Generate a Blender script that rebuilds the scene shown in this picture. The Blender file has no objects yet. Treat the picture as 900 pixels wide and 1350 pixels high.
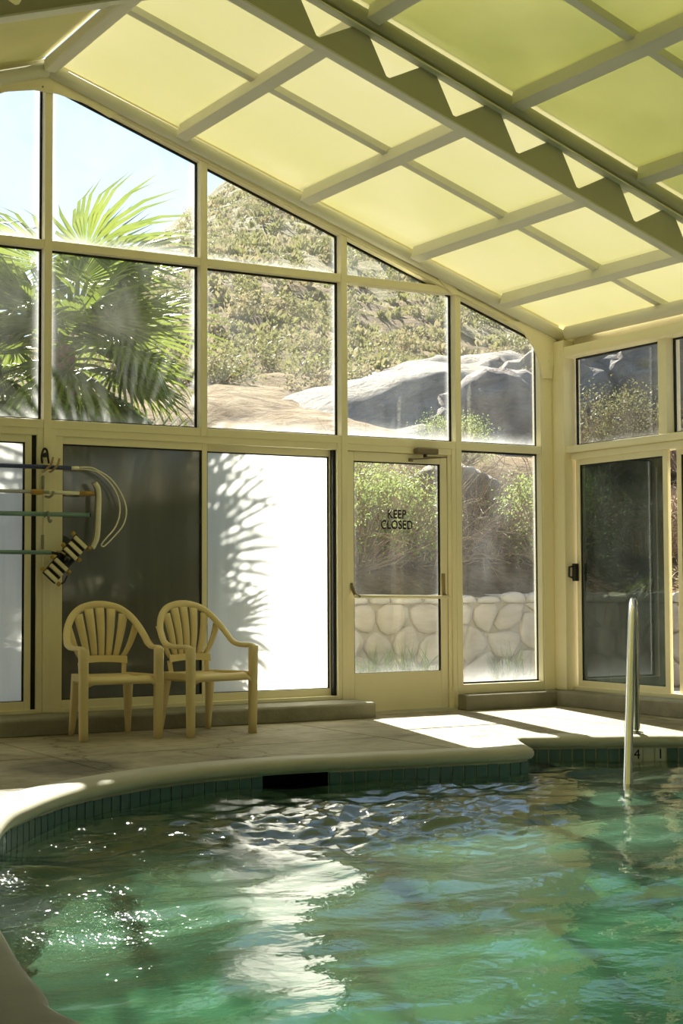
import bpy, bmesh, math, random
from math import sin, cos, pi, radians, sqrt, exp
from mathutils import Vector, Matrix, noise
from mathutils.bvhtree import BVHTree

random.seed(7)
SC = bpy.context.scene
COL = SC.collection

# ------------------------------------------------------------------ camera
YAW, PITCH, ROLL = .5319, .0499, -.0042
F = Vector((sin(YAW)*cos(PITCH), cos(YAW)*cos(PITCH), sin(PITCH)))
R0 = Vector((cos(YAW), -sin(YAW), 0)); U0 = R0.cross(F)
R = R0*cos(ROLL) + U0*sin(ROLL); U = U0*cos(ROLL) - R0*sin(ROLL)
cam_data = bpy.data.cameras.new('camera'); cam = bpy.data.objects.new('camera', cam_data); COL.objects.link(cam)
mw = Matrix.Identity(4)
for i in range(3):
    mw[i][0] = R[i]; mw[i][1] = U[i]; mw[i][2] = -F[i]
mw.translation = Vector((-8.340, -10.432, 1.0))
cam.matrix_world = mw
cam_data.sensor_width = 36; cam_data.lens = 2020*36/1350
cam_data.clip_start = .05; cam_data.clip_end = 2000
SC.camera = cam

# ------------------------------------------------------------------ light and exposure
SUN_AZ, SUN_EL = radians(15.0), radians(36.3)      # azimuth from +Y towards +X
sun_data = bpy.data.lights.new('sun', 'SUN'); sun = bpy.data.objects.new('sun', sun_data); COL.objects.link(sun)
sun_data.energy = 13.0; sun_data.angle = radians(.6); sun_data.color = (1.0, .93, .80)
sd = Vector((sin(SUN_AZ)*cos(SUN_EL), cos(SUN_AZ)*cos(SUN_EL), sin(SUN_EL)))
sun.rotation_euler = sd.to_track_quat('Z', 'Y').to_euler(); sun.location = (0, 20, 30)
world = bpy.data.worlds.new('world'); SC.world = world; world.use_nodes = True
wn = world.node_tree.nodes; wl = world.node_tree.links
sky = wn.new('ShaderNodeTexSky'); sky.sky_type = 'NISHITA'; sky.sun_disc = False
sky.sun_elevation = SUN_EL; sky.sun_rotation = SUN_AZ; sky.air_density = 1.0; sky.dust_density = .2
wl.new(sky.outputs[0], wn['Background'].inputs[0]); wn['Background'].inputs[1].default_value = .115
SC.view_settings.view_transform = 'Standard'; SC.view_settings.look = 'None'
SC.view_settings.exposure = 0.65; SC.view_settings.gamma = 1
try:
    SC.view_settings.use_curve_mapping = False
    SC.cycles.use_denoising = True
    SC.cycles.max_bounces = 14; SC.cycles.diffuse_bounces = 6; SC.cycles.transparent_max_bounces = 24
    SC.cycles.sample_clamp_indirect = 8
except Exception:
    pass

# ------------------------------------------------------------------ mesh helpers
class MB:
    def __init__(s): s.v = []; s.f = []
    def add(s, vs, fs):
        n = len(s.v); s.v += [tuple(p) for p in vs]; s.f += [tuple(i+n for i in f) for f in fs]; return s
    def box(s, x0, x1, y0, y1, z0, z1):
        return s.add([(x0,y0,z0),(x1,y0,z0),(x1,y1,z0),(x0,y1,z0),(x0,y0,z1),(x1,y0,z1),(x1,y1,z1),(x0,y1,z1)],
                     [(0,3,2,1),(4,5,6,7),(0,1,5,4),(1,2,6,5),(2,3,7,6),(3,0,4,7)])
    def prism(s, poly, y0, y1, axis='y'):
        """poly of (a,z): extruded along y (a = x) or along x (a = y)"""
        n = len(poly)
        if axis == 'y': vs = [(a, y0, z) for a, z in poly] + [(a, y1, z) for a, z in poly]
        else: vs = [(y0, a, z) for a, z in poly] + [(y1, a, z) for a, z in poly]
        fs = [tuple(range(n)), tuple(range(2*n-1, n-1, -1))] + [(i, i+n, (i+1) % n+n, (i+1) % n) for i in range(n)]
        return s.add(vs, fs)
    def beam(s, p, q, w, h, up=(0,0,1), ox=0, oz=0):
        p = Vector(p); q = Vector(q); d = (q-p).normalized(); up = Vector(up)
        sx = d.cross(up).normalized(); uz = sx.cross(d)
        vs = []
        for c in (p, q):
            for a, b in ((-.5,-.5),(.5,-.5),(.5,.5),(-.5,.5)):
                vs.append(c + sx*(a*w+ox) + uz*(b*h+oz))
        return s.add(vs, [(0,1,2,3),(7,6,5,4),(0,4,5,1),(1,5,6,2),(2,6,7,3),(3,7,4,0)])
    def tube(s, pts, r, n=8, closed=False, ry=None, side=None):
        """swept round/elliptic tube; r float or list; ry = second radius (list or float) along the 'side' normal"""
        pts = [Vector(p) for p in pts]; m = len(pts)
        rs = r if isinstance(r, (list, tuple)) else [r]*m
        rys = ry if isinstance(ry, (list, tuple)) else ([ry]*m if ry is not None else rs)
        vs = []; prev = Vector(side) if side is not None else None
        for i, p in enumerate(pts):
            if closed: t = pts[(i+1) % m]-pts[i-1]
            else: t = pts[min(i+1, m-1)]-pts[max(i-1, 0)]
            t.normalize()
            if prev is None:
                prev = t.orthogonal()
            a = prev - t*prev.dot(t)
            if a.length < 1e-6: a = t.orthogonal()
            a.normalize(); b = t.cross(a)
            if side is None: prev = a
            for k in range(n):
                th = 2*pi*k/n
                vs.append(p + a*(cos(th)*rs[i]) + b*(sin(th)*rys[i]))
        fs = []
        for i in range(m if closed else m-1):
            j = (i+1) % m
            for k in range(n):
                fs.append((i*n+k, i*n+(k+1) % n, j*n+(k+1) % n, j*n+k))
        if not closed:
            fs.append(tuple(range(n-1, -1, -1))); fs.append(tuple((m-1)*n+k for k in range(n)))
        return s.add(vs, fs)
    def mesh(s, name, smooth=False):
        me = bpy.data.meshes.new(name); me.from_pydata(s.v, [], s.f); me.validate()
        bm = bmesh.new(); bm.from_mesh(me); bmesh.ops.recalc_face_normals(bm, faces=bm.faces); bm.to_mesh(me); bm.free()
        if smooth:
            for p in me.polygons: p.use_smooth = True
        return me
    def build(s, name, mat=None, parent=None, smooth=False, bevel=0, seg=2):
        return link(name, s.mesh(name, smooth), mat, parent, bevel, seg)

def link(name, me, mat=None, parent=None, bevel=0, seg=2):
    o = bpy.data.objects.new(name, me); COL.objects.link(o)
    if mat is not None and len(me.materials) == 0: me.materials.append(mat)
    if parent is not None: o.parent = parent
    if bevel:
        b = o.modifiers.new('bevel', 'BEVEL'); b.width = bevel; b.segments = seg; b.limit_method = 'ANGLE'; b.angle_limit = radians(40)
    return o

def tag(o, label=None, cat=None, group=None, kind=None):
    if label: o['label'] = label
    if cat: o['category'] = cat
    if group: o['group'] = group
    if kind: o['kind'] = kind
    return o

def empty(name, loc=(0,0,0), rz=0):
    o = bpy.data.objects.new(name, None); COL.objects.link(o)
    o.location = loc; o.rotation_euler = (0, 0, rz); o.empty_display_size = .1
    return o

def copy_tree(o, parent=None):
    c = o.copy(); COL.objects.link(c)
    if parent is not None: c.parent = parent
    for ch in list(o.children): copy_tree(ch, c)
    return c

def catmull(pts, per=6, closed=False):
    pts = [Vector(p) for p in pts]; n = len(pts); out = []
    rng = n if closed else n-1
    for i in range(rng):
        if closed: p0, p1, p2, p3 = pts[i-1], pts[i], pts[(i+1) % n], pts[(i+2) % n]
        else: p0, p1, p2, p3 = pts[max(i-1, 0)], pts[i], pts[i+1], pts[min(i+2, n-1)]
        for k in range(per):
            t = k/per
            out.append(.5*((2*p1)+(p2-p0)*t+(2*p0-5*p1+4*p2-p3)*t*t+(3*p1-p0-3*p2+p3)*t**3))
    if not closed: out.append(pts[-1])
    return out

# ------------------------------------------------------------------ materials
def newmat(name):
    m = bpy.data.materials.new(name); m.use_nodes = True
    nt = m.node_tree; nt.nodes.clear()
    out = nt.nodes.new('ShaderNodeOutputMaterial')
    return m, nt, out
def N(nt, t, **kw):
    n = nt.nodes.new(t)
    for k, v in kw.items():
        if k.startswith('i_'):
            key = k[2:]
            n.inputs[int(key) if key.isdigit() else key].default_value = v
        else: setattr(n, k, v)
    return n
def ramp(nt, src, stops):
    r = nt.nodes.new('ShaderNodeValToRGB'); e = r.color_ramp.elements
    while len(e) < len(stops): e.new(.5)
    for el, (p, c) in zip(e, stops): el.position = p; el.color = (*c, 1)
    nt.links.new(src, r.inputs[0]); return r
def mathn(nt, op, a, b=None, c=None, clamp=False):
    n = nt.nodes.new('ShaderNodeMath'); n.operation = op; n.use_clamp = clamp
    for i, x in enumerate((a, b, c)):
        if x is None: continue
        if isinstance(x, (int, float)): n.inputs[i].default_value = x
        else: nt.links.new(x, n.inputs[i])
    return n.outputs[0]

def surf(name, c1, c2=None, rough=.5, scale=8, bump=0, bscale=40, spec=.4, metal=0, detail=4, trans=0):
    """procedural surface: two colours through noise, optional bump"""
    m, nt, out = newmat(name)
    p = N(nt, 'ShaderNodeBsdfPrincipled', i_Roughness=rough, i_Metallic=metal)
    p.inputs['Specular IOR Level'].default_value = spec
    tc = N(nt, 'ShaderNodeTexCoord')
    n1 = N(nt, 'ShaderNodeTexNoise', i_Scale=scale, i_Detail=detail); nt.links.new(tc.outputs['Object'], n1.inputs['Vector'])
    r = ramp(nt, n1.outputs[0], [(.3, c1), (.7, c2 or c1)]); nt.links.new(r.outputs[0], p.inputs['Base Color'])
    if bump:
        n2 = N(nt, 'ShaderNodeTexNoise', i_Scale=bscale, i_Detail=6); nt.links.new(tc.outputs['Object'], n2.inputs['Vector'])
        b = N(nt, 'ShaderNodeBump', i_Strength=bump, i_Distance=.01); nt.links.new(n2.outputs[0], b.inputs['Height']); nt.links.new(b.outputs[0], p.inputs['Normal'])
    if trans:
        t = N(nt, 'ShaderNodeBsdfTranslucent'); nt.links.new(r.outputs[0], t.inputs[0])
        mx = N(nt, 'ShaderNodeMixShader', i_0=trans); nt.links.new(p.outputs[0], mx.inputs[1]); nt.links.new(t.outputs[0], mx.inputs[2]); nt.links.new(mx.outputs[0], out.inputs[0])
    else: nt.links.new(p.outputs[0], out.inputs[0])
    return m

def schlick(nt, f0=.04, nrm=None):
    g = N(nt, 'ShaderNodeNewGeometry')
    d = N(nt, 'ShaderNodeVectorMath', operation='DOT_PRODUCT'); nt.links.new(g.outputs['Incoming'], d.inputs[0]); nt.links.new(nrm or g.outputs['Normal'], d.inputs[1])
    c = mathn(nt, 'ABSOLUTE', d.outputs['Value']); k = mathn(nt, 'SUBTRACT', 1.0, c, clamp=True)
    return mathn(nt, 'MULTIPLY_ADD', mathn(nt, 'POWER', k, 5.0), 1-f0, f0, clamp=True)

def glass(name, tint=(.97,.985,.98), dust=.03, edge=.3, axis='X', f0=.03, gloss=1.0, dustcol=(.9,.93,.95), tr=.6):
    """thin dusty window glass: see-through, reflects at grazing angles, dust scatters the light behind it"""
    m, nt, out = newmat(name)
    tb = N(nt, 'ShaderNodeBsdfTransparent', i_Color=(*tint, 1))
    gb = N(nt, 'ShaderNodeBsdfGlossy', i_Roughness=.0); gb.inputs[0].default_value = (gloss, gloss, gloss, 1)
    mx = N(nt, 'ShaderNodeMixShader'); nt.links.new(schlick(nt, f0), mx.inputs[0]); nt.links.new(tb.outputs[0], mx.inputs[1]); nt.links.new(gb.outputs[0], mx.inputs[2])
    t = N(nt, 'ShaderNodeBsdfTranslucent', i_Color=(*dustcol, 1)); d = N(nt, 'ShaderNodeBsdfDiffuse', i_Color=(*dustcol, 1))
    dm = N(nt, 'ShaderNodeMixShader', i_0=1-tr); nt.links.new(t.outputs[0], dm.inputs[1]); nt.links.new(d.outputs[0], dm.inputs[2])
    tc = N(nt, 'ShaderNodeTexCoord'); sp = N(nt, 'ShaderNodeSeparateXYZ'); nt.links.new(tc.outputs['Generated'], sp.inputs[0])
    a = sp.outputs[axis]; z = sp.outputs['Z']
    ea = mathn(nt, 'MINIMUM', a, mathn(nt, 'SUBTRACT', 1.0, a)); ea = mathn(nt, 'MULTIPLY', ea, 1.6)
    e = mathn(nt, 'MINIMUM', ea, mathn(nt, 'MULTIPLY_ADD', z, 1.0, .0))
    e = mathn(nt, 'SUBTRACT', 1.0, mathn(nt, 'MULTIPLY', e, 9.0, clamp=True)); e = mathn(nt, 'POWER', e, 2.2)
    n1 = N(nt, 'ShaderNodeTexNoise', i_Scale=5, i_Detail=6); mp = N(nt, 'ShaderNodeMapping'); mp.inputs['Scale'].default_value = (1, 1, .45)
    nt.links.new(tc.outputs['Object'], mp.inputs[0]); nt.links.new(mp.outputs[0], n1.inputs['Vector'])
    nz = mathn(nt, 'POWER', n1.outputs[0], 2.0)
    fac = mathn(nt, 'ADD', mathn(nt, 'MULTIPLY', nz, dust*4), mathn(nt, 'MULTIPLY', mathn(nt, 'MULTIPLY', e, n1.outputs[0]), edge*2), clamp=True)
    m2 = N(nt, 'ShaderNodeMixShader'); nt.links.new(fac, m2.inputs[0]); nt.links.new(mx.outputs[0], m2.inputs[1]); nt.links.new(dm.outputs[0], m2.inputs[2])
    nt.links.new(m2.outputs[0], out.inputs[0])
    return m

def frosted(name, col=(.9,.92,.9), trans=.75, clear=0.0, streak=.25, gloss=.06):
    m, nt, out = newmat(name)
    tc = N(nt, 'ShaderNodeTexCoord'); mp = N(nt, 'ShaderNodeMapping'); mp.inputs['Scale'].default_value = (6, 6, .5)
    n1 = N(nt, 'ShaderNodeTexNoise', i_Scale=2.0, i_Detail=5); nt.links.new(tc.outputs['Object'], mp.inputs[0]); nt.links.new(mp.outputs[0], n1.inputs['Vector'])
    lo = tuple(c*(1-streak) for c in col)
    r = ramp(nt, n1.outputs[0], [(.3, lo), (.65, col)])
    t = N(nt, 'ShaderNodeBsdfTranslucent'); nt.links.new(r.outputs[0], t.inputs[0])
    d = N(nt, 'ShaderNodeBsdfDiffuse'); nt.links.new(r.outputs[0], d.inputs[0])
    mx = N(nt, 'ShaderNodeMixShader', i_0=trans); nt.links.new(d.outputs[0], mx.inputs[1]); nt.links.new(t.outputs[0], mx.inputs[2])
    last = mx
    if clear:
        tb = N(nt, 'ShaderNodeBsdfTransparent'); tb.inputs[0].default_value = (*col, 1)
        m3 = N(nt, 'ShaderNodeMixShader', i_0=clear); nt.links.new(last.outputs[0], m3.inputs[1]); nt.links.new(tb.outputs[0], m3.inputs[2]); last = m3
    gb = N(nt, 'ShaderNodeBsdfGlossy', i_Roughness=.08)
    m4 = N(nt, 'ShaderNodeMixShader'); nt.links.new(schlick(nt, gloss), m4.inputs[0]); nt.links.new(last.outputs[0], m4.inputs[1]); nt.links.new(gb.outputs[0], m4.inputs[2])
    nt.links.new(m4.outputs[0], out.inputs[0])
    return m

M = {}
M['frame'] = surf('almond_aluminium', (.88,.815,.57), (.85,.785,.54), rough=.42, scale=3, spec=.4)
M['frame_dark'] = surf('grey_green_aluminium', (.74,.73,.61), (.70,.69,.58), rough=.5, scale=3)
M['truss'] = surf('olive_grey_truss_plate', (.50,.49,.36), (.46,.45,.33), rough=.5, scale=3)
M['gasket'] = surf('black_rubber', (.012,.012,.012), rough=.6)
M['black'] = surf('black_plastic', (.02,.02,.02), (.03,.03,.025), rough=.4)
M['bronze'] = surf('bronze_metal', (.16,.13,.08), (.22,.18,.10), rough=.4, metal=.6)
M['panel'] = None
M['glass'] = glass('window_glass', dust=.014, edge=.24)
M['glass_door'] = glass('door_glass', dust=.010, edge=.06, f0=.05)
M['glass_side'] = glass('side_window_glass', tint=(.86,.88,.90), dust=.018, edge=.12, axis='Y', f0=.05)
M['glass_tint'] = glass('tinted_sliding_glass', tint=(.27,.31,.30), dust=.045, edge=.05, axis='Y', f0=.07, dustcol=(.5,.6,.54))
M['frost'] = frosted('frosted_glass', (.95,.97,.95), .9, streak=.10)
M['frost_dark'] = frosted('dark_screened_glass', (.25,.25,.21), .62, streak=.15, gloss=.07)
M['chair'] = surf('cream_plastic', (.80,.66,.34), (.76,.62,.31), rough=.42, scale=4, spec=.45)
M['steel'] = surf('polished_steel', (.72,.70,.64), (.66,.64,.58), rough=.16, metal=1.0)
M['white_plastic'] = surf('white_plastic', (.86,.83,.66), (.8,.77,.6), rough=.4)
M['orange_grip'] = surf('orange_rubber', (.46,.29,.07), (.38,.23,.05), rough=.6)
M['blue'] = surf('navy_paint', (.03,.05,.14), (.04,.06,.17), rough=.35)
M['grey_pole'] = surf('grey_anodised_tube', (.42,.44,.40), (.36,.38,.35), rough=.35, metal=.4)
M['teal'] = surf('teal_paint', (.15,.27,.245), (.18,.30,.27), rough=.45)
M['cream_bar'] = surf('cream_rubber_weight', (.80,.74,.48), (.72,.66,.42), rough=.6)
M['yellow_wheel'] = surf('yellow_plastic', (.45,.32,.06), (.4,.28,.05), rough=.5)
M['hook'] = surf('tan_metal', (.40,.30,.16), (.34,.25,.12), rough=.45, metal=.3)
M['slot'] = surf('grey_bracket', (.30,.31,.24), (.26,.27,.2), rough=.5)
M['mortar'] = surf('mortar', (.38,.34,.27), (.47,.42,.35), rough=.95, scale=12, bump=.4)
M['cap'] = surf('sunlit_cap_stone', (.66,.62,.55), (.56,.52,.46), rough=.9, scale=9, bump=.4)  # sunlit wall top put into a lighter stone colour
M['trunk'] = surf('palm_trunk', (.17,.12,.08), (.28,.21,.14), rough=.95, scale=14, bump=.8)
M['palm'] = surf('palm_leaf_green', (.16,.23,.03), (.25,.31,.05), rough=.35, scale=5, spec=.5, trans=.42)
M['palm_dead'] = surf('palm_leaf_dry', (.38,.29,.15), (.52,.42,.24), rough=.8, scale=8, trans=.3)
M['leaf_bright'] = surf('shrub_leaf_bright', (.26,.36,.10), (.40,.46,.16), rough=.55, scale=12, trans=.45)
M['leaf_olive'] = surf('shrub_leaf_olive', (.21,.215,.085), (.33,.32,.14), rough=.6, scale=12, trans=.35)
M['leaf_tan'] = surf('shrub_leaf_tan', (.34,.29,.16), (.44,.39,.24), rough=.8, scale=12, trans=.3)
M['twig'] = surf('dry_twig', (.28,.20,.13), (.44,.34,.24), rough=.9, scale=10)
M['grass'] = surf('grass_blade', (.22,.38,.06), (.36,.48,.10), rough=.6, scale=8, trans=.4)
M['yard'] = surf('pale_yard_concrete', (.58,.53,.44), (.68,.63,.53), rough=.9, scale=2)
M['dark'] = surf('dark_void', (.01,.012,.012), rough=.8)
M['letter'] = surf('black_lettering', (.012,.010,.008), rough=.6)
M['plaster'] = surf('pool_plaster', (.33,.385,.29), (.42,.47,.36), rough=.8, scale=1.5)
M['grout'] = surf('tile_grout', (.55,.50,.34), (.48,.44,.3), rough=.9, scale=20)
M['tile'] = surf('teal_glazed_tile', (.075,.135,.135), (.115,.185,.18), rough=.18, scale=2.2, spec=.6)
M['tile_light'] = surf('cream_glazed_tile', (.62,.62,.5), (.56,.56,.45), rough=.3)
M['coping'] = surf('pale_coping', (.43,.42,.31), (.50,.48,.36), rough=.7, scale=5, bump=.15, bscale=60)

def m_roof(name, c1, c2, gain):
    m, nt, out = newmat(name)
    tc = N(nt, 'ShaderNodeTexCoord'); n1 = N(nt, 'ShaderNodeTexNoise', i_Scale=1.2, i_Detail=5); nt.links.new(tc.outputs['Object'], n1.inputs['Vector'])
    r = ramp(nt, n1.outputs[0], [(.3, c1), (.7, c2)])
    t = N(nt, 'ShaderNodeBsdfTranslucent'); nt.links.new(r.outputs[0], t.inputs[0])
    d = N(nt, 'ShaderNodeBsdfDiffuse'); nt.links.new(r.outputs[0], d.inputs[0])
    mx = N(nt, 'ShaderNodeMixShader', i_0=gain); nt.links.new(d.outputs[0], mx.inputs[1]); nt.links.new(t.outputs[0], mx.inputs[2])
    gb = N(nt, 'ShaderNodeBsdfGlossy', i_Roughness=.3)
    m4 = N(nt, 'ShaderNodeMixShader', i_0=.04); nt.links.new(mx.outputs[0], m4.inputs[1]); nt.links.new(gb.outputs[0], m4.inputs[2])
    nt.links.new(m4.outputs[0], out.inputs[0]); return m
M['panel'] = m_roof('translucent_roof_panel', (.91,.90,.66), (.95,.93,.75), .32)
M['panel_dim'] = m_roof('dimmed_roof_panel', (.67,.68,.375), (.79,.79,.475), .34)  # dimming past the truss put into panel colour and translucency
M['panel_left_shade'] = m_roof('shaded_left_roof_panel', (.58,.56,.30), (.68,.66,.38), .22)  # palm shade over the left slope put into the panel colour
M['panel_unseen'] = m_roof('unseen_blocking_roof_panel', (.42,.42,.24), (.5,.5,.29), .05)  # unseen bays made near-opaque to cut the fill light

def m_deck():
    m, nt, out = newmat('weathered_concrete_deck')
    p = N(nt, 'ShaderNodeBsdfPrincipled', i_Roughness=.75); p.inputs['Specular IOR Level'].default_value = .35
    tc = N(nt, 'ShaderNodeTexCoord')
    n1 = N(nt, 'ShaderNodeTexNoise', i_Scale=1.1, i_Detail=8, i_Roughness=.65); n2 = N(nt, 'ShaderNodeTexNoise', i_Scale=9, i_Detail=6)
    vo = N(nt, 'ShaderNodeTexVoronoi', feature='DISTANCE_TO_EDGE', i_Scale=.8)
    nw = N(nt, 'ShaderNodeTexNoise', i_Scale=3, i_Detail=4)
    ad = N(nt, 'ShaderNodeMixRGB', blend_type='ADD', i_0=.35)
    for n in (n1, n2, nw): nt.links.new(tc.outputs['Object'], n.inputs['Vector'])
    nt.links.new(tc.outputs['Object'], ad.inputs[1]); nt.links.new(nw.outputs['Color'], ad.inputs[2]); nt.links.new(ad.outputs[0], vo.inputs['Vector'])
    r = ramp(nt, n1.outputs[0], [(.32, (.24,.205,.13)), (.5, (.40,.35,.235)), (.7, (.50,.45,.33))])
    r2 = ramp(nt, n2.outputs[0], [(.25, (.72,.72,.72)), (.6, (1,1,1))])
    mu = N(nt, 'ShaderNodeMixRGB', blend_type='MULTIPLY', i_0=1); nt.links.new(r.outputs[0], mu.inputs[1]); nt.links.new(r2.outputs[0], mu.inputs[2])
    cr = ramp(nt, vo.outputs['Distance'], [(.002, (.45,.42,.36)), (.009, (1,1,1))])
    mu2 = N(nt, 'ShaderNodeMixRGB', blend_type='MULTIPLY', i_0=.8); nt.links.new(mu.outputs[0], mu2.inputs[1]); nt.links.new(cr.outputs[0], mu2.inputs[2])
    # a damp splash stain on the slab near the pool edge
    dv = N(nt, 'ShaderNodeVectorMath', operation='DISTANCE'); nt.links.new(ad.outputs[0], dv.inputs[0]); dv.inputs[1].default_value = (-5.15, -2.0, .12)
    wet = ramp(nt, mathn(nt, 'ADD', dv.outputs['Value'], mathn(nt, 'MULTIPLY', n1.outputs[0], .7)), [(.62, (.42,.42,.40)), (.85, (1,1,1))])
    mu3 = N(nt, 'ShaderNodeMixRGB', blend_type='MULTIPLY', i_0=1); nt.links.new(mu2.outputs[0], mu3.inputs[1]); nt.links.new(wet.outputs[0], mu3.inputs[2])
    nt.links.new(mu3.outputs[0], p.inputs['Base Color'])
    b = N(nt, 'ShaderNodeBump', i_Strength=.35, i_Distance=.01); nt.links.new(n2.outputs[0], b.inputs['Height']); nt.links.new(b.outputs[0], p.inputs['Normal'])
    nt.links.new(p.outputs[0], out.inputs[0]); return m
M['deck'] = m_deck()
M['curb'] = surf('curb_concrete', (.22,.21,.16), (.34,.32,.25), rough=.85, scale=4, bump=.4, bscale=30)

def m_water():
    m, nt, out = newmat('pool_water')
    tc = N(nt, 'ShaderNodeTexCoord')
    n1 = N(nt, 'ShaderNodeTexNoise', i_Scale=7, i_Detail=3); n2 = N(nt, 'ShaderNodeTexNoise', i_Scale=26, i_Detail=3)
    nt.links.new(tc.outputs['Object'], n1.inputs['Vector']); nt.links.new(tc.outputs['Object'], n2.inputs['Vector'])
    h = mathn(nt, 'ADD', n1.outputs[0], mathn(nt, 'MULTIPLY', n2.outputs[0], .22))
    b = N(nt, 'ShaderNodeBump', i_Strength=.22, i_Distance=.03); nt.links.new(h, b.inputs['Height'])
    tb = N(nt, 'ShaderNodeBsdfTransparent'); tb.inputs[0].default_value = (.95, 1, .98, 1)
    rb = N(nt, 'ShaderNodeBsdfRefraction', i_Roughness=.0, i_IOR=1.33); nt.links.new(b.outputs[0], rb.inputs['Normal'])
    mt = N(nt, 'ShaderNodeMixShader', i_0=.5); nt.links.new(tb.outputs[0], mt.inputs[1]); nt.links.new(rb.outputs[0], mt.inputs[2])
    g1 = N(nt, 'ShaderNodeBsdfGlossy', i_Roughness=.02); nt.links.new(b.outputs[0], g1.inputs['Normal'])
    g2 = N(nt, 'ShaderNodeBsdfGlossy', i_Roughness=.06)
    n3 = N(nt, 'ShaderNodeTexNoise', i_Scale=34, i_Detail=2); nt.links.new(tc.outputs['Object'], n3.inputs['Vector'])
    b3 = N(nt, 'ShaderNodeBump', i_Strength=.55, i_Distance=.010); nt.links.new(n3.outputs[0], b3.inputs['Height']); nt.links.new(b.outputs[0], b3.inputs['Normal']); nt.links.new(b3.outputs[0], g2.inputs['Normal'])
    gb = N(nt, 'ShaderNodeMixShader', i_0=.13); nt.links.new(g1.outputs[0], gb.inputs[1]); nt.links.new(g2.outputs[0], gb.inputs[2])
    mx = N(nt, 'ShaderNodeMixShader'); nt.links.new(schlick(nt, .025, b.outputs[0]), mx.inputs[0]); nt.links.new(mt.outputs[0], mx.inputs[1]); nt.links.new(gb.outputs[0], mx.inputs[2])
    va = N(nt, 'ShaderNodeVolumeAbsorption', i_Density=1.15); va.inputs[0].default_value = (.50, .77, .66, 1)
    nt.links.new(mx.outputs[0], out.inputs['Surface']); nt.links.new(va.outputs[0], out.inputs['Volume']); return m
M['water'] = m_water()

def m_hill(name, cols):
    m, nt, out = newmat(name)
    p = N(nt, 'ShaderNodeBsdfPrincipled', i_Roughness=.95); p.inputs['Specular IOR Level'].default_value = .1
    tc = N(nt, 'ShaderNodeTexCoord')
    n1 = N(nt, 'ShaderNodeTexNoise', i_Scale=.12, i_Detail=9, i_Roughness=.65); n2 = N(nt, 'ShaderNodeTexNoise', i_Scale=1.1, i_Detail=8, i_Roughness=.7)
    nt.links.new(tc.outputs['Object'], n1.inputs['Vector']); nt.links.new(tc.outputs['Object'], n2.inputs['Vector'])
    r = ramp(nt, n2.outputs[0], list(zip((.36,.47,.60,.75), cols)))
    r2 = ramp(nt, n1.outputs[0], [(.35, (.75,.78,.62)), (.65, (1,1,1))])
    mu = N(nt, 'ShaderNodeMixRGB', blend_type='MULTIPLY', i_0=1); nt.links.new(r.outputs[0], mu.inputs[1]); nt.links.new(r2.outputs[0], mu.inputs[2])
    nt.links.new(mu.outputs[0], p.inputs['Base Color'])
    b = N(nt, 'ShaderNodeBump', i_Strength=.9, i_Distance=.4); nt.links.new(n2.outputs[0], b.inputs['Height']); nt.links.new(b.outputs[0], p.inputs['Normal'])
    nt.links.new(p.outputs[0], out.inputs[0]); return m
M['hill'] = m_hill('desert_hillside', ((.10,.10,.045), (.25,.215,.12), (.40,.33,.22), (.50,.43,.33)))
M['bank'] = m_hill('brown_earth_bank', ((.10,.065,.035), (.26,.18,.10), (.40,.30,.19), (.52,.43,.31)))

def m_rock(name, c1, c2, c3, bd=.3):
    m, nt, out = newmat(name)
    p = N(nt, 'ShaderNodeBsdfPrincipled', i_Roughness=.9); p.inputs['Specular IOR Level'].default_value = .15
    tc = N(nt, 'ShaderNodeTexCoord')
    mp = N(nt, 'ShaderNodeMapping'); mp.inputs['Rotation'].default_value = (.4, .5, .2); mp.inputs['Scale'].default_value = (1, 1, 3)
    n1 = N(nt, 'ShaderNodeTexNoise', i_Scale=1.1, i_Detail=10, i_Roughness=.75, i_Distortion=.5); n2 = N(nt, 'ShaderNodeTexNoise', i_Scale=8, i_Detail=9)
    nt.links.new(tc.outputs['Object'], mp.inputs[0]); nt.links.new(mp.outputs[0], n1.inputs['Vector']); nt.links.new(tc.outputs['Object'], n2.inputs['Vector'])
    r = ramp(nt, n1.outputs[0], [(.35, c1), (.5, c2), (.66, c3)]); nt.links.new(r.outputs[0], p.inputs['Base Color'])
    h = mathn(nt, 'ADD', n1.outputs[0], mathn(nt, 'MULTIPLY', n2.outputs[0], .6))
    b = N(nt, 'ShaderNodeBump', i_Strength=1.0, i_Distance=bd); nt.links.new(h, b.inputs['Height']); nt.links.new(b.outputs[0], p.inputs['Normal'])
    nt.links.new(p.outputs[0], out.inputs[0]); return m
M['rock'] = m_rock('pale_rock', (.44,.37,.32), (.60,.54,.47), (.72,.68,.62))
M['rock_dark'] = m_rock('purple_grey_rock', (.38,.33,.31), (.50,.44,.42), (.62,.56,.53))
M['stone'] = m_rock('wall_stone', (.46,.40,.33), (.56,.50,.42), (.64,.58,.50), .012)

# ------------------------------------------------------------------ room dimensions
RX = -4.645          # ridge line
LX = -9.29           # left wall
FY = -13.2           # wall behind the camera
SL = .3344           # roof slope
def zroof(x): return 4.80 - SL*abs(x-RX)
def zg(x): return 4.268 - .345*(abs(x-RX)+RX+3.487) if x >= RX else 4.268 - .345*(abs(x-RX)+RX+3.487)   # top edge of gable glass
GY = .09             # glass plane behind the front face of the posts

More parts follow.
